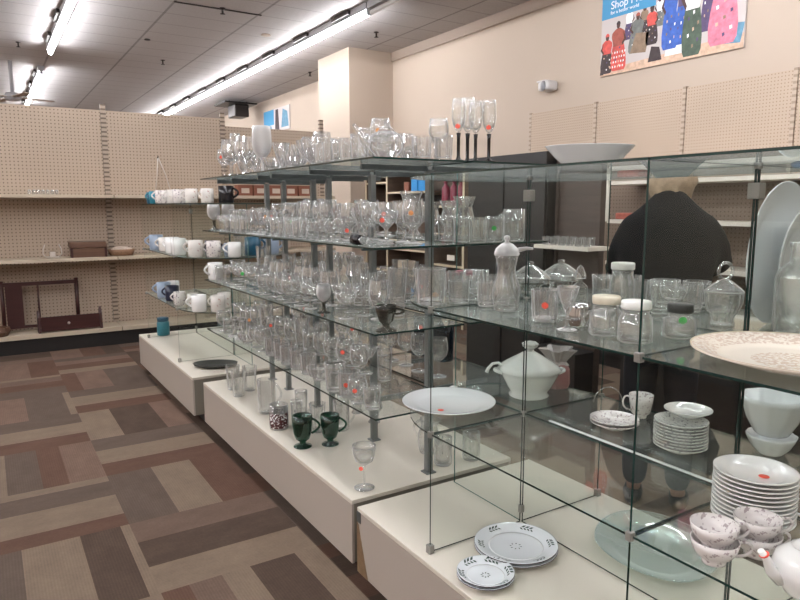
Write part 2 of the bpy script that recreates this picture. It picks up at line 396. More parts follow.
# ------------------------------------------------------------------ ceiling fixtures
def strip(x, y, lit=True, label=''):
    t = empty('strip_light', (x, y, ZC), label, 'ceiling light')
    b = B(); box(b, -.045, .045, -1.2, 1.2, -.08, 0); link('housing', b, 'housing', t)
    for yy in (-.6, .6): b = B(); box(b, -.085, -.0, yy - .22, yy + .22, -.05, -.001); link('mounting_plate', b, 'brass', t)
    b = B(); tube(b, [(0, -1.17, -.118), (0, 1.17, -.118)], .027, 12); link('tube', b, 'tube' if lit else 'unlit', t)
    for s in (-1.185, 1.185): b = B(); box(b, -.025, .025, s - .012, s + .012, -.14, -.078); link('socket', b, 'housing', t)
    return t
n = 0
for x, rowname in ((1.0, 'left row in view'), (3.95, 'right row in view'), (-2.1, 'far left aisle row'), (-5.1, 'row by the left wall')):
    for k in range(10):
        y = -3.3 + k * 2.42
        if x == 1.0: y = 9.88 - (5 - k) * 2.42 if k <= 5 else 13.95 + (k - 6) * 2.42
        if x == 3.95: y = 8.12 + (k - 5) * 2.42
        if y > Y1 - 1.25 or y < Y0 + 1.25: continue
        lit = not (x == 3.95 and k == 4)
        where = ('directly above the aisle' if k < 4 else 'behind the pegboard wall') if k != 5 else 'just before the pegboard wall'
        strip(x, y, lit, f"{'lit' if lit else 'unlit'} tube strip light, {rowname}, {'%s from the far end' % ['tenth','ninth','eighth','seventh','sixth','fifth','fourth','third','second','first'][k]}")
for i, (x, y) in enumerate(((4.67, 8.0), (5.02, 10.91), (2.62, 11.27), (.61, 11.14), (2.58, 8.02))):
    t = B(); lathe(t, [(0, 0), (.035, 0), (.035, -.008), (.012, -.012), (.012, -.06), (.03, -.065), (.03, -.07), (0, -.07)], 12)
    o = link('sprinkler_head', t, 'brass', loc=(x, y, ZC - .0005))
    tag(o, 'small dark sprinkler head hanging from the ceiling ' + ['beside the beige pier', 'over the far right wall', 'in the middle of the ceiling', 'left of the left light row', 'at the dark tile joint in the middle'][i], 'sprinkler')
b = B(); box(b, -.52, .52, -.012, .012, -.012, 0); tag(link('drawn_tile_gap', b, 'brass', loc=(2.55, 8.05, ZC - .0005)), 'thin dark strip drawn for the gap between ceiling tiles by a sprinkler', 'drawn tile gap')  # dark strip added where a gap shows between the tiles
b = B(); lathe(b, [(0, 0), (.035, 0), (.045, -.012), (.03, -.02), (0, -.02)], 16); tag(link('ceiling_vent', b, 'brass', loc=(2.13, 10.0, ZC - .0005)), 'small dark round ceiling vent in the middle tiles', 'vent')
b = B(); lathe(b, [(0, 0), (.06, 0), (.07, -.012), (.05, -.02), (0, -.02)], 16); tag(link('ceiling_speaker', b, 'drab', loc=(3.45, 8.9, ZC - .0005)), 'flat round ceiling speaker left of the right light row', 'speaker')
# ceiling fan far left and dark hanging unit heater
t = empty('ceiling_fan', (.55, 12.6, ZC), 'small pale ceiling fan hanging at the far left beside the light row', 'fan')
b = B(); tube(b, [(0, 0, 0), (0, 0, -.5)], .03); lathe(b, [(0, -.48), (.1, -.5), (.13, -.56), (.1, -.62), (0, -.63)], 16); link('motor', b, 'housing', t)
for k in range(4):
    a = k * PI / 2 + .3; b = B(); box(b, .1, .62, -.06, .06, -.57, -.56)
    o = link('blade', b, 'drab', t); o.rotation_euler.z = a
t = empty('unit_heater', (5.0, 14.7, ZC), 'dark unit heater hanging from the ceiling at the far right wall', 'heater')
b = B(); box(b, -.16, .16, -.25, .25, -.36, -.1); link('casing', b, 'brass', t, bevel=.02)
b = B(); box(b, -.42, .3, -.4, .4, -.1, -.07); link('top_plate', b, 'dtop', t)
for s in (-.2, .2):
    b = B(); tube(b, [(s, 0, 0), (s, 0, -.08)], .012); link('hanger_rod', b, 'brass', t)

# ------------------------------------------------------------------ wall poster(s), sensor
def poly(bm, pts, x, mat):
    f = bm.faces.new([bm.verts.new((x, y, z)) for y, z in pts]); f.material_index = mat
pm = ['paper', 'band', 'p_red', 'p_pink', 'p_blue', 'p_green', 'p_grey', 'p_dark', 'p_sand', 'p_skin', 'p_teal', 'p_ox', 'p_violet', 'p_brown', 'white']
b = B(); yl, yr, zb, zt = 4.83, 3.31, 2.857, 3.74
box(b, 5.478, 5.4985, yr, yl, zb, zt, 0)
W = yl - yr
def U(u): return yl - u * W
poly(b, [(U(0), zb), (U(1), zb), (U(1), zb + .12), (U(0), zb + .06)], 5.4775, 8)
poly(b, [(U(0), 3.405), (U(.42), 3.405), (U(.42), zt), (U(0), zt)], 5.4760, 1)
fig = [(.34, .04, 13, 7, .30, .58), (.22, .04, 14, 12, .30, .60), (.46, .04, 14, 6, .35, .62), (.77, .05, 8, 12, .2, .8), (.05, .06, 2, 7, .02, .40), (.15, .075, 11, 2, .03, .50), (.28, .07, 6, 6, .16, .52), (.40, .055, 2, 7, .2, .55), (.53, .07, 4, 4, .12, .74), (.60, .05, 12, 4, .14, .8),
       (.68, .08, 14, 5, .02, .82), (.87, .11, 3, 3, .06, .84)]
for n_, (u, w, top, bot, z0, z1) in enumerate(fig):
    h = z1 - z0; zz = lambda k: zb + z0 + h * k; xo = 5.4769 - .0001 * n_; ln = .012 * math.sin(n_ * 2.3)
    def sil(ks):      # rounded garment outline from (height share, half width share)
        return [(U(u + ln * k + w * hw), zz(k)) for k, hw in ks] + [(U(u + ln * k - w * hw), zz(k)) for k, hw in reversed(ks)]
    poly(b, sil([(0, .62), (.06, .78), (.2, .82), (.36, .74), (.5, .62), (.56, .55)]), xo, bot)
    poly(b, sil([(.5, .55), (.6, .62), (.7, .72), (.78, .66), (.83, .4), (.86, .18)]), xo - .00003, top)
    poly(b, [(U(u + ln + w * (.55 if n_ % 2 else -.55)), zz(.78)), (U(u + ln + w * (.9 if n_ % 2 else -.9)), zz(.62)), (U(u + ln + w * (.5 if n_ % 2 else -.5)), zz(.5)), (U(u + ln + w * (.42 if n_ % 2 else -.42)), zz(.55)), (U(u + ln + w * (.66 if n_ % 2 else -.66)), zz(.63))], xo - .00005, 9)
    poly(b, [(U(u + ln) + .022 * math.cos(a), zz(.92) + .032 * math.sin(a)) for a in [k * PI / 6 for k in range(12)]], xo - .00006, 9)
    poly(b, [(U(u + ln) + .026 * math.cos(a), zz(.94) + .032 * math.sin(a)) for a in [k * PI / 6 for k in range(7)]], xo - .00007, (top, 7, 11, 7)[n_ % 4])
    for q in range(7):      # printed cloth pattern
        kk = .08 + .06 * q; poly(b, [(U(u + w * (.45 * math.sin(q * 2.1) + dx)), zz(kk + dz)) for dx, dz in ((0, 0), (.14, .012), (.12, .045), (-.02, .04))], xo - .00008, (14, 8, 13, 12)[(q + n_) % 4])
poly(b, [(U(.24), 3.02), (U(.36), 3.0), (U(.38), 3.18), (U(.28), 3.2)], 5.4762, 13)
poly(b, [(U(.38), 2.9), (U(.48), 2.9), (U(.46), 3.02), (U(.4), 3.04)], 5.4762, 7)
poly(b, [(U(.50), 2.92), (U(.64), 2.92), (U(.62), 3.08), (U(.52), 3.08)], 5.4762, 14)
poly(b, [(U(.86), 2.92), (U(.98), 2.90), (U(1.0), 3.06), (U(.9), 3.08)], 5.4761, 10)
poly(b, [(U(.0), 2.87), (U(.03), 2.87), (U(.05), 3.0), (U(.01), 3.0)], 5.4762, 7)
for k in range(24):
    u = .08 + .02 * (k % 6) + .005 * (k // 6); z = zb + .06 + .045 * (k // 6)
    poly(b, [(U(u), z), (U(u + .009), z + .004), (U(u + .008), z + .022), (U(u), z + .02)], 5.4759, 14 if k % 3 else 8)
poster = link('poster', b, pm); tag(poster, 'large wall poster of people in colourful clothes with a blue banner', 'poster')
def text(s, size, y, z, x, parent, mat, name='lettering'):
    cu = bpy.data.curves.new(name, 'FONT'); cu.body = s; cu.size = size; cu.extrude = .0008
    tmp = bpy.data.objects.new('tmp', cu); C.objects.link(tmp); dg = bpy.context.evaluated_depsgraph_get()
    me = bpy.data.meshes.new_from_object(tmp.evaluated_get(dg)); bpy.data.objects.remove(tmp)
    me.materials.append(M[mat]); o = bpy.data.objects.new(name, me); C.objects.link(o); o.parent = parent
    o.rotation_euler = (PI / 2, 0, -PI / 2); o.location = (x, y, z); return o
text('Shop MCC Thrift', .105, 4.72, 3.49, 5.474, poster, 'white'); text('for a better world', .046, 4.72, 3.44, 5.474, poster, 'white')
b = B(); box(b, 5.478, 5.4985, 12.95, 14.4, 3.14, 3.62, 0)
poly(b, [(14.4, 3.3), (13.8, 3.3), (13.8, 3.62), (14.4, 3.62)], 5.477, 1); poly(b, [(13.75, 3.15), (13.5, 3.15), (13.55, 3.6), (13.7, 3.6)], 5.4768, 7)
poly(b, [(13.4, 3.2), (13.0, 3.2), (13.05, 3.5), (13.3, 3.58)], 5.4768, 10); poly(b, [(14.3, 3.16), (13.9, 3.16), (13.95, 3.28), (14.2, 3.3)], 5.4766, 10)
tag(link('poster', b, pm), 'small distant pale blue poster on the right wall beyond the pier', 'poster')
t = empty('security_sensor', (5.4995, 5.53, 2.86), 'white wall mounted security sensor above the pegboard left of the poster', 'sensor')
b = B(); box(b, -.16, -.0, -.1, .07, -.05, .06); link('housing', b, 'grille', t, bevel=.03)
b = B(); lathe(b, [(0, 0), (.055, 0), (.055, .02), (.035, .034), (0, .038)], 18); o = link('lens', b, 'lens', t, loc=(-.14, -.02, 0)); o.rotation_euler = (0, -PI / 2, -.5)
b = B(); box(b, -.11, 0, -.005, .13, .06, .075); link('bracket', b, 'grille', t)

# ------------------------------------------------------------------ gondolas
def gondola_back():
    t = empty('pegboard_gondola', (0, 7.87, 0), 'beige pegboard wall unit with cream shelves across the far end', 'shelving unit')
    ups = (-3.90, -2.54, -1.34, -.0, 1.235, 2.60, 3.95)
    for a, c in zip(ups, ups[1:]):
        b = B(); box(b, a + .03, c - .03, .40, .43, .12, 2.63 if c < 3 else 2.54); link('pegboard_panel', b, 'peg', t)
        for z in (1.0, 1.68):
            b = B(); box(b, a + .005, c - .005, .0, .39, z - .035, z); link('shelf', b, 'shelf', t)
        b = B(); box(b, a + .005, c - .005, 0.0, .39, .16, .205); link('base_shelf', b, 'shelf', t)
    for a in ups:
        b = B(); box(b, a - .028, a + .028, .385, .43, 0, 2.70); link('upright', b, 'upr', t)
    b = B(); box(b, -3.9, 3.95, .03, .38, 0, .158); link('kick_board', b, 'kick', t)
gondola_back()
def gondola_right():
    t = empty('pegboard_gondola', (5.0, 0, 0), 'beige pegboard wall unit with white shelves along the right wall', 'shelving unit')
    ups = (-1.06, -.10, .86, 1.82, 2.82, 3.78, 4.80, 5.76)
    for a, c in zip(ups, ups[1:]):
        lo = 2.1 if c > 4.9 else 1.8
        b = B(); box(b, .40, .43, a + .02, c - .02, lo, 2.59); link('pegboard_panel', b, 'pegr', t)
        if c < 5: b = B(); box(b, .40, .43, a + .02, c - .02, .15, 1.795); link('lower_pegboard', b, 'pegd', t)
        if a < 3.5:
            for z in (1.775, 1.42, 1.03):
                b = B(); box(b, 0, .395, a + .006, (c if c < 3.7 else 4.26) - .006, z - .035, z); link('shelf', b, 'shelfw', t)
        if c < 5: b = B(); box(b, 0, .395, a + .006, c - .006, .12, .17); link('base_shelf', b, 'dcab', t)
    for a in ups[:-1]:
        b = B(); box(b, .39, .43, a - .015, a + .015, 0 if a < 5 else 2.1, 2.6); link('upright', b, 'uprr', t)
    b = B(); box(b, .40, .43, 5.745, 5.775, 2.1, 2.6); link('upright', b, 'uprr', t)
    b = B(); box(b, .03, .38, -1.06, 4.79, 0, .118); link('kick_board', b, 'kick', t)
    b = B(); box(b, .0, .02, 4.24, 4.28, 1.40, 1.80); link('shelf_divider', b, 'shelfw', t)
gondola_right()
# dark cabinet & bookcase
t = empty('dark_cabinet', (3.4, 3.90, 0), 'tall dark charcoal cabinet in the next aisle left of the open brown unit', 'cabinet')
b = B(); box(b, 0.02, .44, -.45, .45, .06, 1.84); link('body', b, 'dcab', t)
b = B(); box(b, -.01, .46, -.46, .46, 1.84, 1.93); link('top', b, 'dtop', t)
for s in (-.225, .225):
    b = B(); box(b, 0, .018, s - .215, s + .215, .1, 1.80); d = link('door', b, 'dcab', t, bevel=.004)
    b = B(); tube(b, [(-.012, s + (.17 if s < 0 else -.17), 1.0), (-.012, s + (.17 if s < 0 else -.17), 1.12)], .006); link('handle', b, 'bracket', d)
b = B(); box(b, .05, .42, -.43, .43, 0, .06); link('plinth', b, 'kick', t)
t = empty('display_rack', (3.4, 3.23, 0), 'open dark brown display rack with one pale shelf of small glasses', 'rack')
b = B(); box(b, .10, .13, -.19, .18, .06, 1.88); link('back_panel', b, 'dbrown', t)
for y in (-.21, .18): b = B(); box(b, .08, .13, y, y + .02, 0, 1.90); link('side_panel', b, 'dbrown', t)
b = B(); box(b, -.12, .095, -.29, .20, 1.255, 1.28); link('shelf', b, 'shelfw', t)
b = B(); box(b, -.10, .095, -.20, .20, .06, .55); link('cupboard', b, 'dcab', t)
t = empty('low_table', (3.4, 1.62, 0), 'low black display table in front of the person', 'table')
b = B(); box(b, 0, .55, -1.15, 1.15, .74, .78); link('tabletop', b, 'dtop', t)
b = B(); box(b, .02, .53, -1.13, 1.13, .08, .735); link('skirt', b, 'dcab', t)
b = B(); box(b, .05, .5, -1.1, 1.1, 0, .08); link('plinth', b, 'kick', t)
t = empty('bookcase', (5.0, 7.65, 0), 'brown bookcase with cream edged shelves beyond the tall dark cabinet', 'bookcase')
for y in (-1.20, -.55, .62, 1.24):
    b = B(); box(b, .0, .42, y, y + .035, 0, 2.1 if y != -.55 else 1.58); link('side_panel', b, ['book'], t)
    b = B(); box(b, -.008, 0, y, y + .035, 0, 2.1 if y != -.55 else 1.58); link('cream_edge', b, 'creamedge', t)
b = B(); box(b, .40, .43, -1.2, 1.27, 0, 2.1); link('back_panel', b, 'book', t)
for y0, y1, zs in ((-1.165, -.55, (.1, .8, 1.2, 1.555)), (-.515, .62, (.1, .6, .95, 1.555, 1.75)), (.655, 1.24, (.1, .62, 1.05, 1.5, 1.9)), (-1.165, 1.24, (2.08,))):
    for z in zs:
        b = B(); box(b, -.005, .40, y0, y1, z - .028, z, 0); box(b, -.009, -.005, y0, y1, z - .028, z, 1); link('shelf', b, ['book', 'creamedge'], t)
b = B(); box(b, -.012, -.0095, -1.02, -.86, .86, .93); b2 = link('shelf_sign', b, 'shelfw', t)
def bottle(z, x, y, lab, s=1., mat='pink'):
    t = empty('bottle', (x, y, z), lab, 'bottle')
    b = B(); lathe(b, [(0, 0), (.05, 0), (.053, .01), (.053, .2), (.045, .235), (.022, .26), (.02, .28), (0, .28)], 18); link('body', b, mat, t)
    b = B(); lathe(b, [(0, .28), (.026, .28), (.026, .318), (0, .318)], 14); link('cap', b, mat, t)
for i, (y, l) in enumerate(((6.98, 'left'), (6.80, 'middle'), (6.65, 'right'))):
    bottle(1.5555, 5.10, y, f'{l} one of three tall dusty pink bottles on the brown bookcase')
for i, (y, l) in enumerate(((7.62, 'left'), (7.44, 'right'))):
    b = B(); box(b, -.05, .05, -.075, .075, 0, .16); tag(link('carton', b, 'blue', loc=(5.08, y, 1.7505), bevel=.004), f'{l} bright blue carton on the brown bookcase', 'carton', None)
b = B(); box(b, -.05, .05, -.06, .06, 0, .13); tag(link('carton', b, 'redbox', loc=(5.08, 7.82, 1.7505), bevel=.004), 'rust red carton left of the two blue cartons', 'carton')
b = B(); box(b, -.08, .08, -.12, .12, 0, .17); tag(link('storage_bin', b, 'creamedge', loc=(5.12, 7.95, .6005), bevel=.01), 'cream box low in the brown bookcase', 'box')
b = B(); box(b, -.09, .09, -.11, .11, 0, .14); tag(link('storage_bin', b, 'dtop', loc=(5.12, 7.3, 1.5555), bevel=.01), 'small black box under the blue cartons on the bookcase', 'box')

# ------------------------------------------------------------------ glass ware builders (all origin at base centre)
def thick(outer, t=.0022, floor=.006, seg=24, **k):
    """outer profile bottom->top [(r,z)], inner wall back down to floor"""
    zt = outer[-1][1]
    inner = [(max(r - t, .001), z) for r, z in reversed(outer) if z > floor + .001 and r > t + .002]
    inner[0] = (outer[-1][0] - t, zt)
    return [(0, 0)] + outer + inner + [(0, floor if not inner else max(floor, min(inner[-1][1] - .003, 1)))]
def W_stem(name, hs, R_, hb, stem=.0035, foot=.032, shape='wine', mat='glass', rib=0, amp=0, seg=20, stemmat=None):
    """hs = stem height, R_ bowl radius, hb bowl height"""
    def f():
        o = [(foot * .98, 0), (foot, .002), (foot * .45, .006), (stem * 1.3, .012), (stem, .02), (stem, hs * .75), (stem * 1.4, hs - .008)]
        if shape == 'wine': bw = [(R_ * .45, hs), (R_ * .85, hs + hb * .2), (R_, hs + hb * .45), (R_ * .95, hs + hb * .75), (R_ * .86, hs + hb)]
        elif shape == 'coupe': bw = [(R_ * .3, hs), (R_ * .75, hs + hb * .2), (R_ * .93, hs + hb * .55), (R_, hs + hb)]
        elif shape == 'flute': bw = [(R_ * .35, hs), (R_ * .8, hs + hb * .18), (R_, hs + hb * .4), (R_ * .95, hs + hb * .8), (R_ * .88, hs + hb)]
        else: bw = [(R_ * .3, hs), (R_ * .6, hs + hb * .35), (R_ * .85, hs + hb * .7), (R_, hs + hb)]
        t = .0018
        inner = [(r - t, z) for r, z in reversed(bw[1:])] + [(0, hs + .006)]
        b = B()
        if stemmat:
            root = bpy.data.objects.new(name, None); C.objects.link(root)
            b = B(); lathe(b, [(0, hs - .006)] + bw + inner, seg, rib=rib, amp=amp); link('bowl', b, mat, root)
            b = B(); lathe(b, [(0, 0)] + o + [(0, hs - .0065)], seg); link('stem', b, stemmat, root)
            return root
        lathe(b, [(0, 0)] + o + bw + inner, seg, rib=rib, amp=amp)
        return link(name, b, mat)
    return f
def W_tumbler(name, r0, r1, h, mat='glass', rib=0, amp=0, seg=24, bulge=0):
    def f():
        b = B(); t = .0024
        o = [(r0 * .92, 0), (r0, .003)] + [(r0 + (r1 - r0) * k + bulge * math.sin(PI * k), .003 + (h - .003) * k) for k in (.25, .5, .75, 1)]
        inner = [(r - t, z) for r, z in reversed(o[2:])] + [(r0 - t, .012), (0, .011)]
        lathe(b, [(0, 0)] + o + inner, seg, rib=rib, amp=amp); return link(name, b, mat)
    return f
def handle_pts(r, z0, z1, out, n=8):
    return [(r + out * math.sin(PI * i / n), 0, z1 + (z0 - z1) * i / n) for i in range(n + 1)]
def W_mug(name, r, h, mat='glass', rr=.004, out=.032, rz=0, rib=0, amp=0, foot=None, hm=None, t=.003):
    def f():
        root = bpy.data.objects.new(name, None); C.objects.link(root)
        b = B()
        if foot:
            o = [(foot, 0), (foot, .003), (foot * .35, .012), (foot * .35, .022), (r * .7, .034), (r * .92, .06), (r, h * .75), (r, h)]; fl = .036
        else: o = [(r * .9, 0), (r * .97, .004), (r, .02), (r, h * .5), (r, h)]; fl = .008
        inner = [(q - t, z) for q, z in reversed(o) if z > fl] + [(r * .6, fl + .002), (0, fl)]
        lathe(b, [(0, 0)] + o + inner, 24, rib=rib, amp=amp); link('cup', b, mat, root)
        b = B(); z1 = h * .88; z0 = max(h * .22, .03 if not foot else .055)
        pts = [(r - .002, 0, z1)] + handle_pts(r, z0, z1, out)[1:-1] + [(r - .003, 0, z0)]
        tube(b, pts, rr, 8); link('handle', b, hm or mat, root); return root
    return f
def W_bowl(name, r, h, mat='crystal', rib=14, amp=.04, ft=.5, scal=0, samp=0., seg=56, t=.003):
    def f():
        b = B(); o = [(r * ft * .9, 0), (r * ft, .004), (r * ft * .9, .012), (r * .75, h * .35), (r * .93, h * .7), (r, h)]
        inner = [(q - t, z) for q, z in reversed(o[3:])] + [(r * ft * .7, .016), (0, .015)]
        lathe(b, [(0, 0)] + o + inner, seg, rib=rib, amp=amp, scal=scal, samp=samp); return link(name, b, mat)
    return f
def W_vase(name, r, h, mat='crystal', flare=1.1, rib=10, amp=.03):
    def f():
        b = B(); t = .003; o = [(r * .7, 0), (r * .72, .004), (r * .5, .02), (r * .6, .05), (r, h * .45), (r * .75, h * .75), (r * flare, h)]
        inner = [(q - t, z) for q, z in reversed(o[3:])] + [(0, .045)]
        lathe(b, [(0, 0)] + o + inner, 40, rib=rib, amp=amp); return link(name, b, mat)
    return f
def W_pitcher(name, r, h, mat='glass', rib=0, amp=0):
    def f():
        root = bpy.data.objects.new(name, None); C.objects.link(root)
        b = B(); t = .003; o = [(r * .75, 0), (r * .8, .004), (r, h * .3), (r * .95, h * .55), (r * .68, h * .8), (r * .8, h)]
        inner = [(q - t, z) for q, z in reversed(o[2:])] + [(r * .7, .012), (0, .011)]
        lathe(b, [(0, 0)] + o + inner, 28, rib=rib, amp=amp)
        for v in b.verts:
            if v.co.z > h * .85 and v.co.x < -r * .45: v.co.x -= .022 * (v.co.z / h - .85) / .15
        link('body', b, mat, root)
        b = B(); tube(b, [(r * .74, 0, h * .92)] + [(r * .85 + .04 * math.sin(PI * i / 8), 0, h * .92 - h * .58 * i / 8) for i in range(1, 8)] + [(r * .95, 0, h * .33)], .0055, 8)
        link('handle', b, mat, root); return root
    return f
def W_lidded(name, r, h, lidh, mat='crystal', knob='knob', foot=False):
    def f():
        root = bpy.data.objects.new(name, None); C.objects.link(root); t = .003
        b = B(); o = [(r * .6, 0), (r * .62, .005), (r * (.2 if foot else .55), .014), (r * (.2 if foot else .6), .03), (r * .8, .045), (r * .97, h * .7), (r, h)]
        inner = [(q - t, z) for q, z in reversed(o[4:])] + [(0, .042)]
        lathe(b, [(0, 0)] + o + inner, 40, rib=14, amp=.03); link('bowl', b, mat, root)
        b = B(); z = h + .001
        o = [(r * 1.02, z), (r * 1.0, z + .006), (r * .8, z + lidh * .35), (r * .35, z + lidh * .75), (r * .13, z + lidh * .85)]
        top = [(r * .15, z + lidh * .9), (r * .17, z + lidh * 1.05), (0, z + lidh * 1.1)] if knob == 'knob' else [(r * .1, z + lidh * .88), (0, z + lidh * .88)]
        lathe(b, [(0, z)] + o + top, 40, rib=14, amp=.02)
        l = link('lid', b, mat, root)
        if knob == 'ring':
            b = B(); zc = z + lidh * .86 + .024
            tube(b, [(.022 * math.cos(a), 0, zc + .026 * math.sin(a)) for a in [2 * PI * i / 16 - PI / 2 for i in range(17)]], .005, 8, cap=False)
            o = link('lid_ring', b, mat, l); o.rotation_euler.z = -yaw
        return root
    return f
def W_jar(name, r, h, lidmat, body='jarg', lr=.85, lh=.022, handle=False, bm_=None):
    def f():
        root = bpy.data.objects.new(name, None); C.objects.link(root); t = .003
        b = B(); o = [(r * .9, 0), (r, .006), (r * 1.0, h * .3), (r * .96, h * .72), (r * lr * .9, h * .85), (r * lr * .9, h)]
        inner = [(q - t, z) for q, z in reversed(o[1:])] + [(0, .01)]
        lathe(b, [(0, 0)] + o + inner, 24, rib=8, amp=.018); link('jar_body', b, body, root)
        b = B(); lathe(b, [(0, h + .0005), (r * lr, h + .0005), (r * lr * 1.03, h + .003), (r * lr * 1.03, h + lh - .003), (r * lr * .97, h + lh), (0, h + lh)], 28)
        link('lid', b, lidmat, root)
        if handle:
            b = B(); tube(b, [(-r * .95, 0, h * .75)] + [(-r - .022 * math.sin(PI * i / 6), 0, h * (.75 - .08 * i)) for i in range(1, 6)] + [(-r * .95, 0, h * .27)], .004, 8)
            o = link('handle', b, body, root); o.rotation_euler.z = -.55
        return root
    return f
def W_candle(name, r, h, mat='crystal'):
    def f():
        b = B(); lathe(b, [(0, 0), (r, 0), (r, .004), (r * .4, .02), (r * .25, h * .35), (r * .45, h * .5), (r * .25, h * .62), (r * .3, h * .8), (r * .5, h * .88), (r * .5, h), (r * .35, h), (r * .35, h - .02), (0, h - .02)], 24, rib=8, amp=.05)
        return link(name, b, mat)
    return f
K = {  # kind : (builder, radius, height, look words, category)
 'wine': (W_stem('wine_glass', .07, .037, .085), .04, .155, 'clear stemmed wine glass', 'glass'),
 'goblet': (W_stem('goblet', .06, .042, .10, .006, .036, rib=10, amp=.03, mat='crystal', seg=40), .045, .16, 'cut crystal goblet', 'glass'),
 'coupe': (W_stem('coupe_glass', .065, .046, .05, shape='coupe'), .048, .115, 'wide clear coupe glass', 'glass'),
 'flute': (W_stem('champagne_flute', .08, .026, .12, shape='flute', foot=.028), .03, .20, 'tall clear flute', 'glass'),
 'cordial': (W_stem('cordial_glass', .05, .024, .045, shape='v', foot=.024), .027, .095, 'small clear cordial glass', 'glass'),
 'sherry': (W_stem('sherry_glass', .055, .03, .07, shape='v', foot=.028, mat='crystal', rib=8, amp=.04, seg=32), .032, .125, 'cut sherry glass', 'glass'),
 'snifter': (W_stem('brandy_snifter', .035, .045, .085, .005, .034), .047, .12, 'round clear brandy snifter', 'glass'),
 'tumbler': (W_tumbler('tumbler', .030, .036, .095), .038, .095, 'plain clear tumbler', 'glass'),
 'cut_tumbler': (W_tumbler('tumbler', .034, .039, .09, 'crystal', 12, .035, 48), .042, .09, 'cut crystal tumbler', 'glass'),
 'highball': (W_tumbler('highball_glass', .028, .033, .145), .036, .145, 'tall straight highball glass', 'glass'),
 'ribbed': (W_tumbler('highball_glass', .027, .036, .13, 'glass', 9, .06, 36), .04, .13, 'ribbed tall glass', 'glass'),
 'pilsner': (W_tumbler('beer_glass', .025, .038, .19, 'glass', 7, .05, 28), .041, .19, 'tall flared beer glass', 'glass'),
 'glass_mug': (W_mug('glass_mug', .038, .12), .06, .12, 'clear glass mug', 'mug'),
 'bowl': (W_bowl('glass_bowl', .058, .06), .062, .06, 'cut crystal bowl', 'bowl'),
 'sundae': (W_stem('sundae_glass', .035, .042, .095, .008, .036, shape='v', mat='crystal', rib=6, amp=.06, seg=36), .045, .13, 'scalloped sundae glass', 'glass'),
 'vase': (W_vase('glass_vase', .042, .17), .05, .17, 'clear glass vase', 'vase'),
 'candle': (W_candle('candlestick', .038, .12), .04, .12, 'clear glass candlestick', 'candlestick'),
 'pitcher': (W_pitcher('glass_pitcher', .055, .17), .075, .17, 'clear glass pitcher', 'pitcher'),
 'candy': (W_lidded('candy_dish', .05, .08, .055, foot=True), .052, .145, 'lidded crystal candy dish', 'dish'),
}
SHOW = {'wine': 'wine_glass'}
def sticker(root, r, z, mat='sticker', size=.013, ang=None):
    """small curved price sticker on the side facing the aisle"""
    a0 = (-2.35 if ang is None else ang); b = B(); n = 5; rows = []
    for j in range(n + 1):
        zz = z + size * (2 * j / n - 1); w = size * math.sqrt(max(.02, 1 - (2 * j / n - 1) ** 2)) / r
        rows.append([b.verts.new(((r + .0012) * math.cos(a0 + w * (2 * i / 4 - 1)), (r + .0012) * math.sin(a0 + w * (2 * i / 4 - 1)), zz)) for i in range(5)])
    for p, q in zip(rows, rows[1:]):
        for i in range(4): b.faces.new((p[i], p[i + 1], q[i + 1], q[i]))
    o = link('price_sticker', b, mat, root); return o
ITEMS = []   # (root, kind words, shelf words, row words, y, category)
REG = []
def clear(x, y, z, r):
    return all(abs(z - c) > .02 or math.hypot(x - a, y - b_) > r + q + .002 for a, b_, c, q in REG)
def put(kind, x, y, z, s=1., rot=None, sh='', row='', stick=None, label=None, group=None, extra=''):
    bd, r, h, words, cat = K[kind]
    if not clear(x, y, z, r * s * .9): print('CLASH', kind, round(x, 2), round(y, 2), round(z, 2))
    REG.append((x, y, z, r * s))
    o = kindof(kind, bd); o.location = (x, y, z + .0008); o.scale = (s, s, s); o.rotation_euler.z = rot if rot is not None else R.uniform(0, 6.28)
    if stick:
        p = sticker(o, r * (.93 if kind != 'pitcher' else .9), h * (.72 if kind in ('wine', 'flute', 'goblet', 'coupe', 'sherry', 'sundae', 'cordial') else .55), stick, .0095 / s, -2.35 - o.rotation_euler.z)
        extra = {'sticker': 'red', 'stickg': 'green', 'sticko': 'orange'}[stick] + '-stickered '
    o['category'] = cat
    if label: o['label'] = label
    else: ITEMS.append([o, words, extra, sh, row, y])
    if group: o['group'] = group
    return o
ORD = 'first second third fourth fifth sixth seventh eighth ninth tenth eleventh twelfth thirteenth fourteenth fifteenth sixteenth seventeenth eighteenth nineteenth twentieth'.split() + ['twenty-' + w for w in 'first second third fourth fifth sixth seventh eighth ninth'.split()] + ['thirtieth']
def finish_labels():
    rows = {}
    for it in ITEMS: rows.setdefault((it[3], it[4]), []).append(it)
    for (sh, row), L in rows.items():
        L.sort(key=lambda q: q[5])
        for i, it in enumerate(L):
            it[0]['label'] = f"{it[2]}{it[1]}" + f", {sh}, {row} row, {ORD[i]} from near end"
            it[0]['group'] = f"glassware on {sh}"

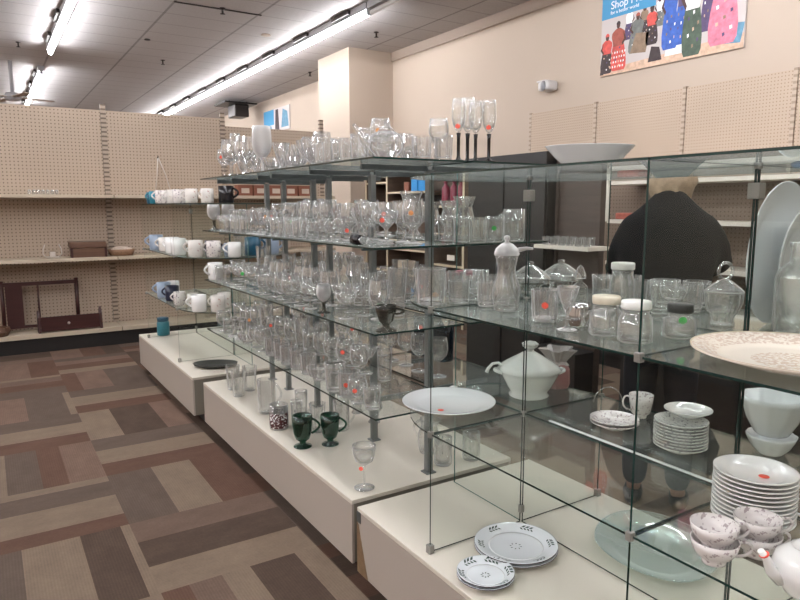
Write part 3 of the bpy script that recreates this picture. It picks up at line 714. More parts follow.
# ------------------------------------------------------------------ glass display units
GT = .006
def clipo(t, x, y, z, s=.013, h=.03):
    b = B(); box(b, x - s, x + s, y - s, y + s, z, z + h); return link('clip', b, 'clip', t, bevel=.002)
def quarter(cx, cy_, r, a0, n=10):
    return [(cx, cy_)] + [(cx + r * math.cos(a0 + PI / 2 * i / n), cy_ + r * math.sin(a0 + PI / 2 * i / n)) for i in range(n + 1)]
def base_cabinet(t, x0, x1, y0, y1, z0=.085, z1=.36):
    b = B(); box(b, x0 + .012, x1 - .012, y0 + .004, y1 - .004, z0, z1 - .018, 1); box(b, x0, x0 + .0115, y0, y1, z0, z1 - .0185, 0); box(b, x1 - .0115, x1, y0, y1, z0, z1 - .0185, 0)
    link('base_cabinet', b, ['lamf', 'edge'], t)
    b = B(); box(b, x0, x1, y0, y1, z1 - .018, z1); o = link('deck', b, 'lam', t, bevel=.002)
    b = B(); box(b, x0 + .10, x1 - .10, y0 + .06, y1 - .06, 0, z0); link('plinth', b, 'kick', t)
def cube_unit(name, label, y0b, y1b, xs, panels, levels, roundend, far_round=True):
    t = empty(name, ((xs[0] + xs[2]) / 2, y1b, 0), label, 'display unit'); ox, oy = t.location.x, t.location.y
    def put_(nm, b, mats, **k):
        o = link(nm, b, mats, t, **k); o.location = (-ox, -oy, 0); return o
    bx0, bx1 = xs[0] - .045, xs[2] + .04
    # base
    b = B(); box(b, bx0 + .012, bx1 - .012, y0b + .004, y1b - .004, .085, .342, 1); box(b, bx0, bx0 + .0115, y0b, y1b, .085, .3415, 0); box(b, bx1 - .0115, bx1, y0b, y1b, .085, .3415, 0); put_('base_cabinet', b, ['lamf', 'edge'])
    b = B(); box(b, bx0, bx1, y0b, y1b, .342, .36); put_('deck', b, 'lam', bevel=.002)
    b = B(); box(b, bx0 + .1, bx1 - .1, y0b + .06, y1b - .06, 0, .0845); put_('plinth', b, 'kick')
    if y1b < 3:
        b = B(); f0 = [b.verts.new((xx, yy_, zz_)) for xx in (bx0 - .0015, bx0 - .0001) for yy_, zz_ in ((y1b, .085), (y1b - .085, .085), (y1b - .012, .29), (y1b, .30))]
        b.faces.new(f0[:4]); b.faces.new(f0[4:][::-1])
        for q in range(4): b.faces.new((f0[q], f0[(q + 1) % 4], f0[4 + (q + 1) % 4], f0[4 + q]))
        c_ = put_('chipped_edge', b, 'chip'); c_['label'] = 'bare brown chipboard where the laminate broke off'
        b = B(); box(b, bx0 - .002, bx0 - .0001, y1b - .032, y1b, .30, .345); put_('corner_patch', b, 'bracket')
    zb = .361; tops = levels
    fx, sx_, bx = xs; half = GT / 2
    zs = [zb] + list(levels)
    yy = sorted(panels)
    for za, zc in zip(zs, zs[1:]):
        lo = za + (0.004 if za == zb else half + .001); hi = zc - half - .001
        for p in yy:
            for a, c in ((fx, sx_ - .006), (sx_ + .006, bx)):
                b = B(); sheet(b, a, c, p - half, p + half, lo, hi); put_('glass_panel', b, ['pane', 'gedge'])
        for a, c in zip(yy, yy[1:]):
            b = B(); sheet(b, sx_ - half, sx_ + half, a + .006, c - .006, lo, hi); put_('glass_panel', b, ['pane', 'gedge'])
        b = B(); sheet(b, sx_ - half, sx_ + half, yy[-1] + .006, yy[-1] + .42, lo, hi) if roundend > 0 else sheet(b, sx_ - half, sx_ + half, yy[0] - .42, yy[0] - .006, lo, hi)
        put_('glass_panel', b, ['pane', 'pedge'])
    for z in levels:
        for a, c in zip(yy, yy[1:]):
            for p, q in ((fx, sx_ - .002), (sx_ + .002, bx)):
                b = B(); sheet(b, p, q, a + .003, c - .003, z - half, z + half); put_('glass_shelf', b, ['spane', 'gedge'])
        e = yy[-1] if roundend > 0 else yy[0]; sg = 1 if roundend > 0 else -1
        for side in (-1, 1):
            ang = {(-1, 1): PI / 2, (1, 1): 0, (-1, -1): PI, (1, -1): 3 * PI / 2}[(side, sg)]
            b = B(); prism(b, quarter(sx_ + side * .002, e + sg * .003, .418, ang), z - half, z + half, 1, 0); put_('glass_shelf', b, ['spane', 'gedge'])
    for p in yy:
        for z in zs:
            for x in (fx, sx_, bx):
                if z == zb and x != sx_: lo_, s_ = .361, .011
                else: lo_, s_ = z - .011, .0085
                if z == levels[-1] and x != sx_: continue
                if x == sx_ and z == zb: lo_ = .40
                b = B(); box(b, x - s_, x + s_, p - s_, p + s_, lo_, lo_ + (.03 if z == zb else .022)); put_('clip', b, 'clip', bevel=.002)
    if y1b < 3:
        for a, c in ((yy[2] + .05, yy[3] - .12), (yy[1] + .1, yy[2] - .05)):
            b = B(); box(b, sx_ + .008, sx_ + .016, a, c, levels[0] + half, levels[0] + half + .004); put_('painted_glint', b, 'white')  # white strip added to imitate light glinting off the polished glass edge
    for p in yy:
        b = B(); box(b, sx_ - .014, sx_ + .014, p - .016, p + .016, levels[-1] - .085, levels[-1] - .045); put_('clip', b, 'clip', bevel=.002)
    return t
C_X = (1.218, 1.638, 2.06)
cube_unit('glass_cube_display', 'nearest cream display base with square glass cubes holding plates and jars', -.78, 2.19, C_X, (.93, .12, 1.743, -.69), (.787, 1.213, 1.65), 1)
A_X = (1.195, 1.625, 2.05)
cube_unit('glass_cube_display', 'farthest cream display base with rounded glass shelves full of mugs', 4.56, 6.44, A_X, (5.09, 6.21), (.775, 1.175, 1.57), -1)
# middle unit with steel posts
UX, UY = 1.61, 2.25
t = empty('glass_shelf_display', (UX, UY, 0), 'middle cream display base with four long glass shelves of drinking glasses', 'display unit')
def tb(nm, b, mats, **k):
    o = link(nm, b, mats, t, **k); o.location = (-UX, -UY, 0); return o
b = B(); box(b, 1.193, 2.028, 2.254, 4.396, .085, .342, 1); box(b, 1.181, 1.1925, 2.25, 4.40, .085, .3415, 0); box(b, 2.0285, 2.04, 2.25, 4.40, .085, .3415, 0); tb('base_cabinet', b, ['lamf', 'edge'])
b = B(); box(b, 1.181, 2.04, 2.25, 4.40, .342, .36); tb('deck', b, 'lam', bevel=.002)
b = B(); box(b, 1.28, 1.94, 2.31, 4.34, 0, .0845); tb('plinth', b, 'kick')
BL = {'B4': .757, 'B3': 1.08, 'B2': 1.397, 'B1': 1.72}
POSTS = (2.32, 2.81, 3.29, 3.49, 3.93, 4.22)
for y in POSTS:
    b = B(); box(b, 1.596, 1.624, y - .014, y + .014, .361, 1.70); box(b, 1.585, 1.635, y - .025, y + .025, .3605, .366); tb('post', b, 'steel')
    for z in BL.values():
        b = B()
        for x0, x1 in ((1.28, 1.595), (1.625, 1.94)): box(b, x0, x1, y - .006, y + .006, z - .026, z - .0045)
        tb('bracket', b, 'bracket')
for z in BL.values():
    for a, c in ((2.05, 2.945), (2.95, 4.25)):
        for p, q in ((1.181, 1.5945), (1.6255, 2.04)):
            b = B(); sheet(b, p, q, a, c, z - .0035, z + .0035); tb('glass_shelf', b, ['spane', 'gedge'])
SH = {'B1': 'top long shelf', 'B2': 'second long shelf', 'B3': 'third long shelf', 'B4': 'lowest long shelf', 'A': 'mug display', 'Bb': 'middle cream base'}
def top(k): return BL[k] + .0035
def ok(x, y, r, k):
    if k in ('B3', 'B4') and math.hypot(x - 1.638, y - 1.743) < .43 + r: return False
    return True
def fill(sh, row, x, y0, y1, kinds, gap=.01, jit=.012, stickp=.1, scale=(1.05, 1.25), skip=()):
    y = y0; last = None
    while True:
        k = R.choice(kinds) if last is None or R.random() < .45 else last
        last = k; r = K[k][1]; s = R.uniform(*scale)
        y += r * s + gap + R.uniform(0, .012)
        if y + r * s > y1: break
        xx = x + R.uniform(-jit, jit)
        if not any(a - r * s < y < c + r * s for a, c in skip) and ok(xx, y, r * s, sh) and clear(xx, y, top(sh), r * s):
            st = None
            if R.random() < stickp * .7: st = R.choice(('sticker', 'sticker', 'sticker', 'stickg', 'sticko'))
            put(k, xx, y, top(sh), s, sh=SH[sh], row=row, stick=st)
        y += r * s
# top shelf: measured front row
Z1 = top('B1')
put('goblet', 1.27, 3.90, Z1, 1.35, sh=SH['B1'], row='front'); put('flute', 1.26, 3.78, Z1, 1.2, sh=SH['B1'], row='front'); put('goblet', 1.26, 3.62, Z1, 1.3, sh=SH['B1'], row='front'); put('wine', 1.28, 4.06, Z1, 1.1, sh=SH['B1'], row='front', stick='sticker')
K['frosted'] = (W_stem('frosted_goblet', .075, .05, .155, .006, .038, shape='flute', mat='frost'), .055, .23, 'tall frosted white goblet', 'glass')
put('frosted', 1.27, 3.38, Z1, 1.05, label='tall frosted white goblet on the front edge of the top glass shelf')
put('bowl', 1.27, 3.20, Z1, 1.15, sh=SH['B1'], row='front'); put('sundae', 1.25, 3.07, Z1, 1.0, sh=SH['B1'], row='front'); put('bowl', 1.27, 2.94, Z1, 1.0, sh=SH['B1'], row='front')
K['punch'] = (W_bowl('glass_bowl', .10, .115, 'crystal', 18, .035, .45, 9, .06, 72), .11, .115, 'large scalloped crystal bowl', 'bowl')
put('punch', 1.30, 2.73, Z1, 1., label='large scalloped crystal bowl at the front of the top shelf')
for y, k, s in ((2.57, 'cut_tumbler', .95), (2.488, 'cut_tumbler', .95), (2.41, 'tumbler', 1.0), (2.328, 'cut_tumbler', .98), (2.247, 'tumbler', 1.02)): put(k, 1.235, y, Z1, s, sh=SH['B1'], row='front')
fill('B1', 'second', 1.425, 2.35, 4.2, ['wine', 'goblet', 'bowl', 'sundae', 'cut_tumbler', 'candy'], scale=(1., 1.2), jit=.01)
fill('B1', 'rear', 1.80, 2.35, 4.2, ['bowl', 'goblet', 'wine', 'candle'], scale=(1., 1.3), jit=.03, gap=.03)
# teapot shaped crystal creamer and jugs at the near corner
t2 = empty('glass_teapot', (1.275, 2.118, Z1 + .001), 'clear crystal teapot with curved spout at the near corner of the top shelf', 'teapot')
b = B(); lathe(b, [(0, 0), (.035, 0), (.04, .006), (.06, .03), (.066, .055), (.055, .08), (.035, .095), (0, .095)], 36, rib=12, amp=.04); link('body', b, 'crystal', t2)
b = B(); lathe(b, [(0, .0955), (.034, .0955), (.02, .112), (.006, .118), (.01, .13), (0, .134)], 20); link('lid', b, 'crystal', t2)
b = B(); tube(b, [(-.055, .02, .035), (-.08, .03, .06), (-.095, .035, .095), (-.115, .04, .12)], [.015, .012, .009, .006], 10); link('spout', b, 'crystal', t2)
b = B(); tube(b, [(.05, -.025, .08), (.09, -.045, .085), (.1, -.05, .055), (.055, -.028, .03)], .005, 8); link('handle', b, 'crystal', t2)
put('cut_tumbler', 1.43, 2.115, Z1, .95, sh=SH['B1'], row='second'); put('cut_tumbler', 1.53, 2.11, Z1, .95, sh=SH['B1'], row='second'); put('bowl', 1.475, 2.25, Z1, .8, sh=SH['B1'], row='second')
put('bowl', 1.365, 2.28, Z1, .75, sh=SH['B1'], row='second')
K['blackflute'] = (W_stem('black_stem_flute', .12, .029, .125, .0068, .030, shape='flute', stemmat='blackstem'), .031, .245, 'flute with black stem', 'glass')
for i, (x, y, s, w, st) in enumerate(((1.598, 2.105, .97, 'leftmost', 1), (1.695, 2.172, 1.05, 'tallest rear', 0), (1.675, 2.095, .95, 'third from left', 0), (1.735, 2.085, .98, 'rightmost', 1))):
    put('blackflute', x, y, Z1, s, label=f'{w} black stemmed clear flute on the top shelf near end', group='black stemmed flutes', stick='sticker' if st else None)
put('wine', 1.57, 2.20, Z1, 1.1, label='big clear wine glass behind the leftmost black stemmed flute')
# second shelf
fr = ['wine', 'wine', 'goblet', 'cordial', 'sherry', 'coupe', 'tumbler', 'cut_tumbler', 'glass_mug', 'sundae']
K['smokeg'] = (W_stem('smoked_stem_glass', .06, .036, .08, .008, .034, mat='frost', stemmat='smoke'), .037, .14, 'glass with brown smoked stem', 'glass')
put('smokeg', 1.24, 4.19, top('B2'), 1.15, label='leftmost of two glasses with brown stems at the far end of the second shelf')
put('smokeg', 1.33, 4.18, top('B2'), 1.15, label='rightmost of two glasses with brown stems at the far end of the second shelf')
K['thermal'] = (W_vase('glass_vase', .05, .22, 'glass', 1.15, 6, .04), .06, .22, 'tall ribbed vase', 'vase')
put('thermal', 1.74, 2.66, top('B2'), 1.0, label='tall ribbed vase with pale rim behind the second shelf glasses')
fill('B2', 'front', 1.235, 2.38, 4.12, ['cordial', 'tumbler', 'cordial', 'cut_tumbler', 'sherry'], scale=(.85, 1.05), jit=.008, stickp=.12)
fill('B2', 'second', 1.335, 2.16, 4.1, ['wine', 'goblet', 'sherry', 'sundae', 'coupe', 'candle'], scale=(1., 1.15), jit=.006, stickp=.22)
fill('B2', 'third', 1.455, 2.12, 4.2, ['goblet', 'wine', 'vase', 'candy', 'highball', 'bowl', 'pilsner'], scale=(1., 1.15), jit=.02, stickp=.2)
fill('B2', 'rear', 1.72, 2.48, 4.2, ['vase', 'highball', 'goblet', 'pitcher', 'wine'], scale=(1., 1.15), jit=.01, stickp=.15)
fill('B2', 'farthest', 1.92, 2.35, 4.2, ['vase', 'wine', 'goblet', 'candle'], scale=(1., 1.2), jit=.03, gap=.04)
for x, y, k, s in ((1.70, 2.10, 'cut_tumbler', 1.0), (1.795, 2.11, 'tumbler', 1.1), (1.70, 2.205, 'tumbler', 1.1), (1.80, 2.22, 'cut_tumbler', 1.1), (1.70, 2.32, 'tumbler', 1.15), (1.90, 2.26, 'bowl', .7)):
    put(k, x, y, top('B2'), s, sh=SH['B2'], row='near rear', stick='stickg' if (x, y) == (1.795, 2.11) else None)
K['bigmug'] = (W_mug('glass_mug', .045, .135, rr=.006, out=.036, rib=10, amp=.025, mat='crystal'), .05, .135, 'large clear glass beer mug', 'mug')
put('bigmug', 1.91, 2.12, top('B2'), 1., rot=PI - .55 + .05, label='large clear beer mug at the near end of the second shelf')
# black and silver small object lying on the second shelf edge
t2 = empty('bottle_stopper', (1.20, 2.18, top('B2') + .022), 'small black and silver bottle stopper lying on the second shelf edge', 'stopper')
b = B(); tube(b, [(0, .0, 0), (.0, .03, 0), (0, .06, 0)], [.018, .021, .019], 16); link('body', b, 'black', t2); b = B(); tube(b, [(0, -.012, 0), (0, -.001, 0)], .014, 14); link('silver_tip', b, 'chrome', t2)
# third shelf
put('smokeg', 1.24, 2.60, top('B3'), .9, label='small brown stemmed glass at the front of the third shelf middle')
fill('B3', 'front', 1.245, 2.34, 4.16, ['tumbler', 'cut_tumbler', 'cordial', 'coupe', 'sherry', 'snifter'], scale=(.95, 1.1), jit=.008, stickp=.14, skip=((2.55, 2.65),))
fill('B3', 'second', 1.355, 2.26, 4.2, ['wine', 'snifter', 'goblet', 'glass_mug', 'coupe', 'sundae'], scale=(1., 1.1), jit=.005, stickp=.25)
fill('B3', 'third', 1.48, 2.30, 4.2, ['vase', 'snifter', 'wine', 'pilsner', 'highball', 'bowl'], scale=(1., 1.15), jit=.015, stickp=.2)
fill('B3', 'rear', 1.72, 2.35, 4.2, ['vase', 'snifter', 'wine', 'glass_mug', 'pilsner'], scale=(1., 1.15), jit=.01)
fill('B3', 'farthest', 1.92, 2.35, 4.2, ['snifter', 'wine', 'highball'], scale=(1., 1.2), jit=.03, gap=.04)
K['smokemug'] = (W_mug('smoked_glass_mug', .034, .085, 'smoke', rr=.004, out=.026, foot=.034), .04, .085, 'dark smoked glass footed mug', 'mug')
put('smokemug', 1.25, 2.085, top('B3'), 1.15, rot=-.5, label='dark smoked glass footed mug at the near corner of the third shelf')
K['wmug'] = (W_mug('ceramic_mug', .04, .095, 'china', rr=.006, out=.028), .05, .095, 'white ceramic mug', 'mug')
o = put('wmug', 1.235, 4.19, top('B3'), 1.15, rot=PI + .3, label='white ceramic mug with dark sprig at the far end of the third shelf')
# lowest shelf
fill('B4', 'front', 1.25, 2.58, 4.16, ['tumbler', 'cut_tumbler', 'candle', 'snifter', 'bowl'], scale=(1., 1.1), jit=.006, stickp=.1, gap=.02)
fill('B4', 'second', 1.36, 2.42, 4.2, ['pilsner', 'highball', 'pilsner', 'wine'], scale=(1.05, 1.2), jit=.006, stickp=.4, gap=.03)
fill('B4', 'third', 1.49, 2.42, 4.2, ['wine', 'coupe', 'highball'], scale=(1.05, 1.2), jit=.012, stickp=.25, gap=.05)
fill('B4', 'rear', 1.73, 2.34, 4.2, ['wine', 'flute', 'wine', 'vase'], scale=(1.1, 1.25), jit=.01, gap=.03)
for x, y, k, s, st in ((1.235, 2.17, 'tumbler', 1., 0), (1.225, 2.27, 'snifter', .9, 'sticker'), (1.24, 2.37, 'cut_tumbler', 1.2, 'sticker'), (1.23, 2.48, 'tumbler', 1.3, 0)): put(k, x, y, top('B4'), s, sh=SH['B4'], row='front', stick=st or None)
K['bluev'] = (W_tumbler('blue_glass_jar', .05, .055, .2, 'bluev'), .06, .2, 'dark blue glass jar', 'jar')
M['bluev'] = ware('dark blue glass', (.25, .36, .45), (.12, .22, .32), 0, .1, .25)
put('bluev', 1.93, 2.86, top('B4'), 1., label='left dark blue glass jar at the rear of the lowest shelf')
put('bluev', 1.95, 2.68, top('B4'), 1., label='right dark blue glass jar at the rear of the lowest shelf')
# on the middle base
Zb = .3605
for i, (x, y) in enumerate(((1.30, 4.12), (1.28, 3.95), (1.385, 4.04))):
    K['pilsn'] = K['pilsner']; put('ribbed', x, y, Zb, 1.25, label=['far left', 'front', 'rear right'][i] + ' tall ribbed glass of three at the far end of the middle base')
K['tallp'] = (W_mug('glass_pitcher', .05, .2, 'glass', rr=.006, out=.035, rib=6, amp=.03), .07, .2, 'tall clear pitcher', 'pitcher')
put('tallp', 1.31, 3.54, Zb, 1., rot=-.5, label='tall clear glass pitcher standing on the middle base behind the checked jar')
t2 = empty('checked_glass_jar', (1.265, 3.24, Zb + .001), 'clear glass jar with dark red checked band on the middle base', 'jar')
b = B(); lathe(b, [(0, 0), (.046, 0), (.05, .005), (.05, .135), (.047, .135), (.047, .01), (0, .01)], 28); link('jar_body', b, 'glass', t2)
b = B(); lathe(b, [(.0508, .012), (.0508, .092), (.0502, .092), (.0502, .012), (.0508, .012)], 28); link('checked_band', b, 'measure', t2)
K['gmug'] = (W_mug('green_footed_mug', .041, .135, 'ggreen', rr=.005, out=.03, foot=.038), .05, .135, 'dark green glass footed mug', 'mug')
put('gmug', 1.262, 2.92, Zb, 1.2, rot=-.4, label='front left dark green glass footed mug on the middle base')
put('gmug', 1.392, 2.875, Zb, 1.15, rot=-.4, label='rear right dark green glass footed mug on the middle base')
put('highball', 1.36, 3.22, Zb, 1., label='clear highball glass right of the checked jar on the middle base')
put('ribbed', 1.42, 3.08, Zb, 1.2, label='ribbed clear glass behind the front green mug on the middle base')
put('tallp', 1.54, 3.04, Zb, .85, rot=-.6, label='clear glass pitcher behind the two green mugs on the middle base')
put('highball', 1.44, 3.34, Zb, 1.1, label='clear highball glass behind the checked jar on the middle base'); put('ribbed', 1.33, 3.08, Zb, 1.05, label='ribbed glass directly behind the front green mug on the middle base')
K['longcoupe'] = (W_stem('wine_glass', .10, .048, .08, .004, .042, shape='coupe'), .05, .18, 'long stemmed glass', 'glass')
put('longcoupe', 1.285, 2.33, Zb, 1.05, stick='sticker', label='single clear long-stemmed glass with red sticker alone on the near corner of the middle base')
put('glass_mug', 1.72, 2.36, Zb, 1.1, rot=1., label='left clear glass mug behind the end glass panel on the middle base')
put('glass_mug', 1.87, 2.34, Zb, 1.1, rot=1., label='right clear glass mug behind the end glass panel on the middle base')
put('pitcher', 1.75, 2.52, Zb, 1.0, rot=2., label='clear glass pitcher at the rear of the middle base')
for i, y in enumerate((3.05, 3.25, 3.45)): put('vase', 1.75, y, Zb, 1.1, label=f'{["near", "middle", "far"][i]} clear vase of three behind the posts on the middle base')

# ------------------------------------------------------------------ far unit: mugs
def mug(mat, r=.042, h=.095, hm=None):
    k = 'mug' + mat + str(r)
    K[k] = (W_mug('ceramic_mug', r, h, mat, rr=.006, out=.027, hm=hm), r + .01, h, 'mug', 'mug'); return k
def pm_(mat, x, y, z, s, rot, label, **k): put(mug(mat, **k), x, y, z, s, rot=rot, label=label)
ZA = {1: 1.574, 2: 1.179, 3: .779}
for i, (m, x, y, s, rot, lab) in enumerate((
    ('teald', 1.27, 6.13, 1.05, 0, 'dark teal mug at the far left of the mug display top'), ('teal', 1.26, 5.95, 1.1, 3, 'teal mug beside the dark teal mug on the mug display top'),
    ('mugf', 1.26, 5.72, 1.15, 2.5, 'white floral mug right of the teal mug on the mug display top'), ('mugf', 1.26, 5.52, 1.1, -.5, 'white floral mug, second after the teal mug on the mug display top'),
    ('mugw', 1.26, 5.32, 1.1, 3, 'white printed mug in the middle of the mug display top'), ('mugf', 1.28, 5.13 + .08, 1.1, 0, 'white floral mug above the glass end panel of the mug display'),
    ('mugw', 1.31, 4.97, 1.1, 2.6, 'white printed mug on the rounded end of the mug display top'), ('mugw', 1.39, 4.84, 1.1, 2.2, 'white printed mug nearest the black mug on the display top'),
    ('black', 1.52, 4.81, 1.3, -.6, 'black mug with handle to the right on the mug display top'))):
    pm_(m, x, y, ZA[1], s, rot, lab)
for i, (m, x, y, s, rot, lab) in enumerate((
    ('mugb', 1.25, 5.95, 1.35, 2.7, 'pale blue grey mug at the left of the mug display middle shelf'), ('mugw', 1.27, 5.72, 1.2, 2.5, 'white printed mug right of the pale blue mug, middle shelf'),
    ('china', 1.26, 5.42, 1.35, 2.2, 'plain white mug in the middle of the mug display middle shelf'), ('china', 1.26, 5.22, 1.35, -.6, 'plain white mug just behind the glass end panel, middle shelf'),
    ('mugw', 1.31, 4.92, 1.3, 2.6, 'white mug with red swirl on the rounded end of the middle shelf'), ('mugf', 1.42, 4.84, 1.25, 2.4, 'white mug with dark print on the rounded end, middle shelf'),
    ('navy', 1.45, 4.99, 1.2, 0, 'dark navy mug tucked behind the white mugs on the middle shelf'), ('china', 1.55, 4.76, 1.15, 2.8, 'plain white mug at the near tip of the middle shelf'),
    ('mugb', 1.56, 4.90, 1.0, 2.2, 'pale blue mug behind the near white mug on the middle shelf'), ('teald', 1.725, 4.85, 1.45, 0, 'large dark teal mug at the right of the middle shelf'),
    ('mugb', 1.90, 4.92, 1.45, 0, 'large pale blue mug at the far right of the middle shelf'))):
    pm_(m, x, y, ZA[2], s, rot, lab)
for i, (m, x, y, s, rot, lab) in enumerate((
    ('mugb', 1.26, 5.80, 1.35, 2.7, 'pale blue mug at the left of the mug display lowest shelf'), ('navy', 1.27, 5.55, 1.3, 2.4, 'dark navy mug right of the pale blue one, lowest shelf'),
    ('mugf', 1.26, 5.27, 1.1, 2.4, 'white teacup with floral print on the lowest mug shelf'), ('mugw', 1.34, 5.19, 1.0, 0, 'small white printed mug behind the glass end panel, lowest shelf'),
    ('china', 1.36, 5.90, 1.3, 1, 'plain white mug at the rear of the lowest mug shelf'), ('china', 1.30, 4.86, 1.3, 2.8, 'plain white ribbed mug on the rounded end of the lowest shelf'),
    ('mugw', 1.42, 4.79, 1.25, 2.2, 'white printed mug on the rounded end of the lowest shelf'), ('mugw', 1.52, 4.96, 1.2, 1, 'white printed mug at the rear of the rounded lowest shelf'))):
    pm_(m, x, y, ZA[3], s, rot, lab)
# upside saucer on the lowest
t2 = empty('teal_canister', (1.34, 6.28, Zb + .001), 'teal canister with darker lid standing at the far end of the mug display base', 'canister')
b = B(); lathe(b, [(0, 0), (.052, 0), (.056, .006), (.056, .12), (.048, .132), (0, .132)], 26); link('body', b, 'teal', t2)
b = B(); lathe(b, [(0, .1325), (.05, .1325), (.052, .137), (.052, .162), (.048, .166), (0, .166)], 26); link('lid', b, 'teald', t2)
b = B(); lathe(b, [(0, 0), (.11, 0), (.155, .014), (.165, .03), (.157, .03), (.11, .008), (0, .007)], 40, sx=1., sy=.62); o = link('serving_tray', b, 'tray', loc=(1.385, 4.80, Zb + .001), rz=-.5); tag(o, 'dark oval embossed tray on the near end of the mug display base', 'tray')

# ------------------------------------------------------------------ near unit contents
Z2, Z3, ZT = 1.2165, .7905, 1.6535
CU = "near glass cubes"
# cruet percolator with bird beak lid
t2 = empty('glass_cruet', (1.40, 1.585, Z2), 'tall clear glass cruet with domed lid and side spout on the middle glass shelf', 'cruet'); t2.scale = (.88, .88, .97)
b = B(); t_ = .003
o_ = [(.040, 0), (.044, .004), (.047, .03), (.050, .06), (.046, .085), (.034, .115), (.032, .14), (.038, .17), (.042, .182)]
lathe(b, [(0, 0)] + o_ + [(r - t_, z) for r, z in reversed(o_[2:])] + [(0, .008)], 28, rib=10, amp=.02); link('body', b, 'jarg', t2)
b = B(); lathe(b, [(0, .1825), (.044, .1825), (.046, .188), (.04, .205), (.022, .22), (.007, .226), (.007, .232), (.012, .238), (.009, .246), (0, .248)], 26, rib=10, amp=.02); l = link('lid', b, 'frost', t2)
b = B(); tube(b, [(.038, -.02, .2), (.062, -.036, .205), (.082, -.048, .204)], [.008, .006, .004], 8); link('spout', b, 'frost', l)
put('cut_tumbler', 1.41, 1.66 + .03, Z2, .9, label='small cut glass tumbler directly behind the tall cruet')
def candyd(x, y, s, lab):
    if 'dome' not in K: K['dome'] = (W_lidded('candy_dish', .075, .055, .06), .08, .12, 'domed dish', 'dish')
    put('dome', x, y, Z2, s, label=lab)
candyd(1.76, 1.855, 1.0, 'left of the two domed lidded glass candy dishes behind the glass spine'); candyd(1.93, 1.86, 1.0, 'right of the two domed lidded glass candy dishes behind the glass spine')
K['ribt'] = (W_tumbler('ribbed_tumbler', .04, .046, .105, 'crystal', 14, .03, 56), .048, .105, 'ribbed tumbler', 'glass')
o = put('ribt', 1.36, 1.37, Z2, .88, label='ribbed clear tumbler with red sticker on the middle glass shelf', stick='sticker')
# silver creamer lying
t2 = empty('silver_creamer', (1.385, 1.265, Z2), 'small polished silver creamer between the ribbed tumbler and the cream lidded jar', 'creamer')
b = B(); lathe(b, [(0, 0), (.026, 0), (.028, .004), (.034, .02), (.036, .038), (.03, .052), (.033, .062), (.031, .062), (.028, .052), (0, .012)], 26, sx=1.0, sy=1.); link('body', b, 'chrome', t2)
b = B(); tube(b, [(.03, .01, .055), (.055, .02, .05), (.052, .02, .025), (.032, .01, .018)], .003, 8); link('handle', b, 'chrome', t2)
put('sherry', 1.31, 1.235, Z2, .95, label='small cut stemmed glass beside the cream lidded jar')
K['jarc'] = (W_jar('glass_jar', .044, .088, 'cream', handle=True), .044, .11, 'jar', 'jar')
K['jarw'] = (W_jar('glass_jar', .044, .088, 'whitelid'), .044, .11, 'jar', 'jar')
K['jart'] = (W_jar('tall_glass_jar', .040, .135, 'whitelid', lr=.9, lh=.022), .04, .16, 'jar', 'jar')
K['jarb'] = (W_jar('glass_jar', .044, .072, 'blacklid', lr=.78, lh=.024), .044, .1, 'jar', 'jar')
put('jarc', 1.345, 1.135, Z2, .93, rot=0, label='glass jar mug with cream lid and side handle on the front of the shelf')
put('jarw', 1.335, 1.035, Z2, .93, rot=0, label='squat glass jar with white lid right of the cream lidded jar')
put('jart', 1.70, 1.375, Z2, .98, rot=0, label='tall glass jar with white lid behind the squat jars')
put('jarb', 1.475, 1.01, Z2, .9, rot=0, label='round glass jar with black lid and green sticker', stick='stickg')
# stopper decanter
t2 = empty('glass_decanter', (1.70, 1.55, Z2), 'small square glass decanter with pointed stopper left of the tall white lidded jar', 'decanter')
b = B(); lathe(b, [(0, 0), (.034, 0), (.036, .004), (.036, .06), (.014, .075), (.013, .088), (0, .088)], 4, smooth=False); link('body', b, 'jarg', t2)
b = B(); lathe(b, [(0, .0885), (.02, .0885), (.02, .10), (.011, .125), (0, .135)], 6, smooth=False); link('stopper', b, 'crystal', t2)
K['oldf'] = (W_tumbler('rocks_glass', .038, .042, .085, 'crystal', 8, .05, 32), .044, .085, 'rocks glass', 'glass')
for i, (x, y, k, s) in enumerate(((1.80, 1.40, 'oldf', 1.05), (1.90, 1.36, 'oldf', 1.05), (1.98, 1.30, 'oldf', 1.0), (1.76, 1.27, 'tumbler', 1.1), (1.86, 1.25, 'oldf', 1.05), (1.95, 1.20, 'oldf', 1.0), (1.80, 1.54, 'tumbler', 1.0), (1.90, 1.50, 'cut_tumbler', 1.0), (1.70, 1.19, 'coupe', .85))):
    put(k, x, y, Z2, s, label=f'clear glass in the cluster behind the spine panel, {ORD[i]} from the tall white-lidded jar', group='clear glasses behind the spine panel')
K['crystaljar'] = (W_lidded('crystal_jar', .056, .10, .05, knob='ring'), .058, .2, 'jar', 'jar')
put('crystaljar', 1.735, 1.055, Z2, .9, rot=0, label='cut crystal lidded jar with ring handle beside the glass spine')
# bottle near right edge
t2 = empty('glass_bottle', (1.745, .868, Z2), 'tall clear square shouldered glass bottle at the right edge of the middle shelf', 'bottle')
b = B(); o_ = [(.045, 0), (.05, .006), (.05, .15), (.042, .172), (.02, .19), (.018, .225), (.022, .23), (.022, .24)]
lathe(b, [(0, 0)] + o_ + [(r - .004, z) for r, z in reversed(o_[1:])] + [(0, .01)], 28); link('body', b, 'jarg', t2)
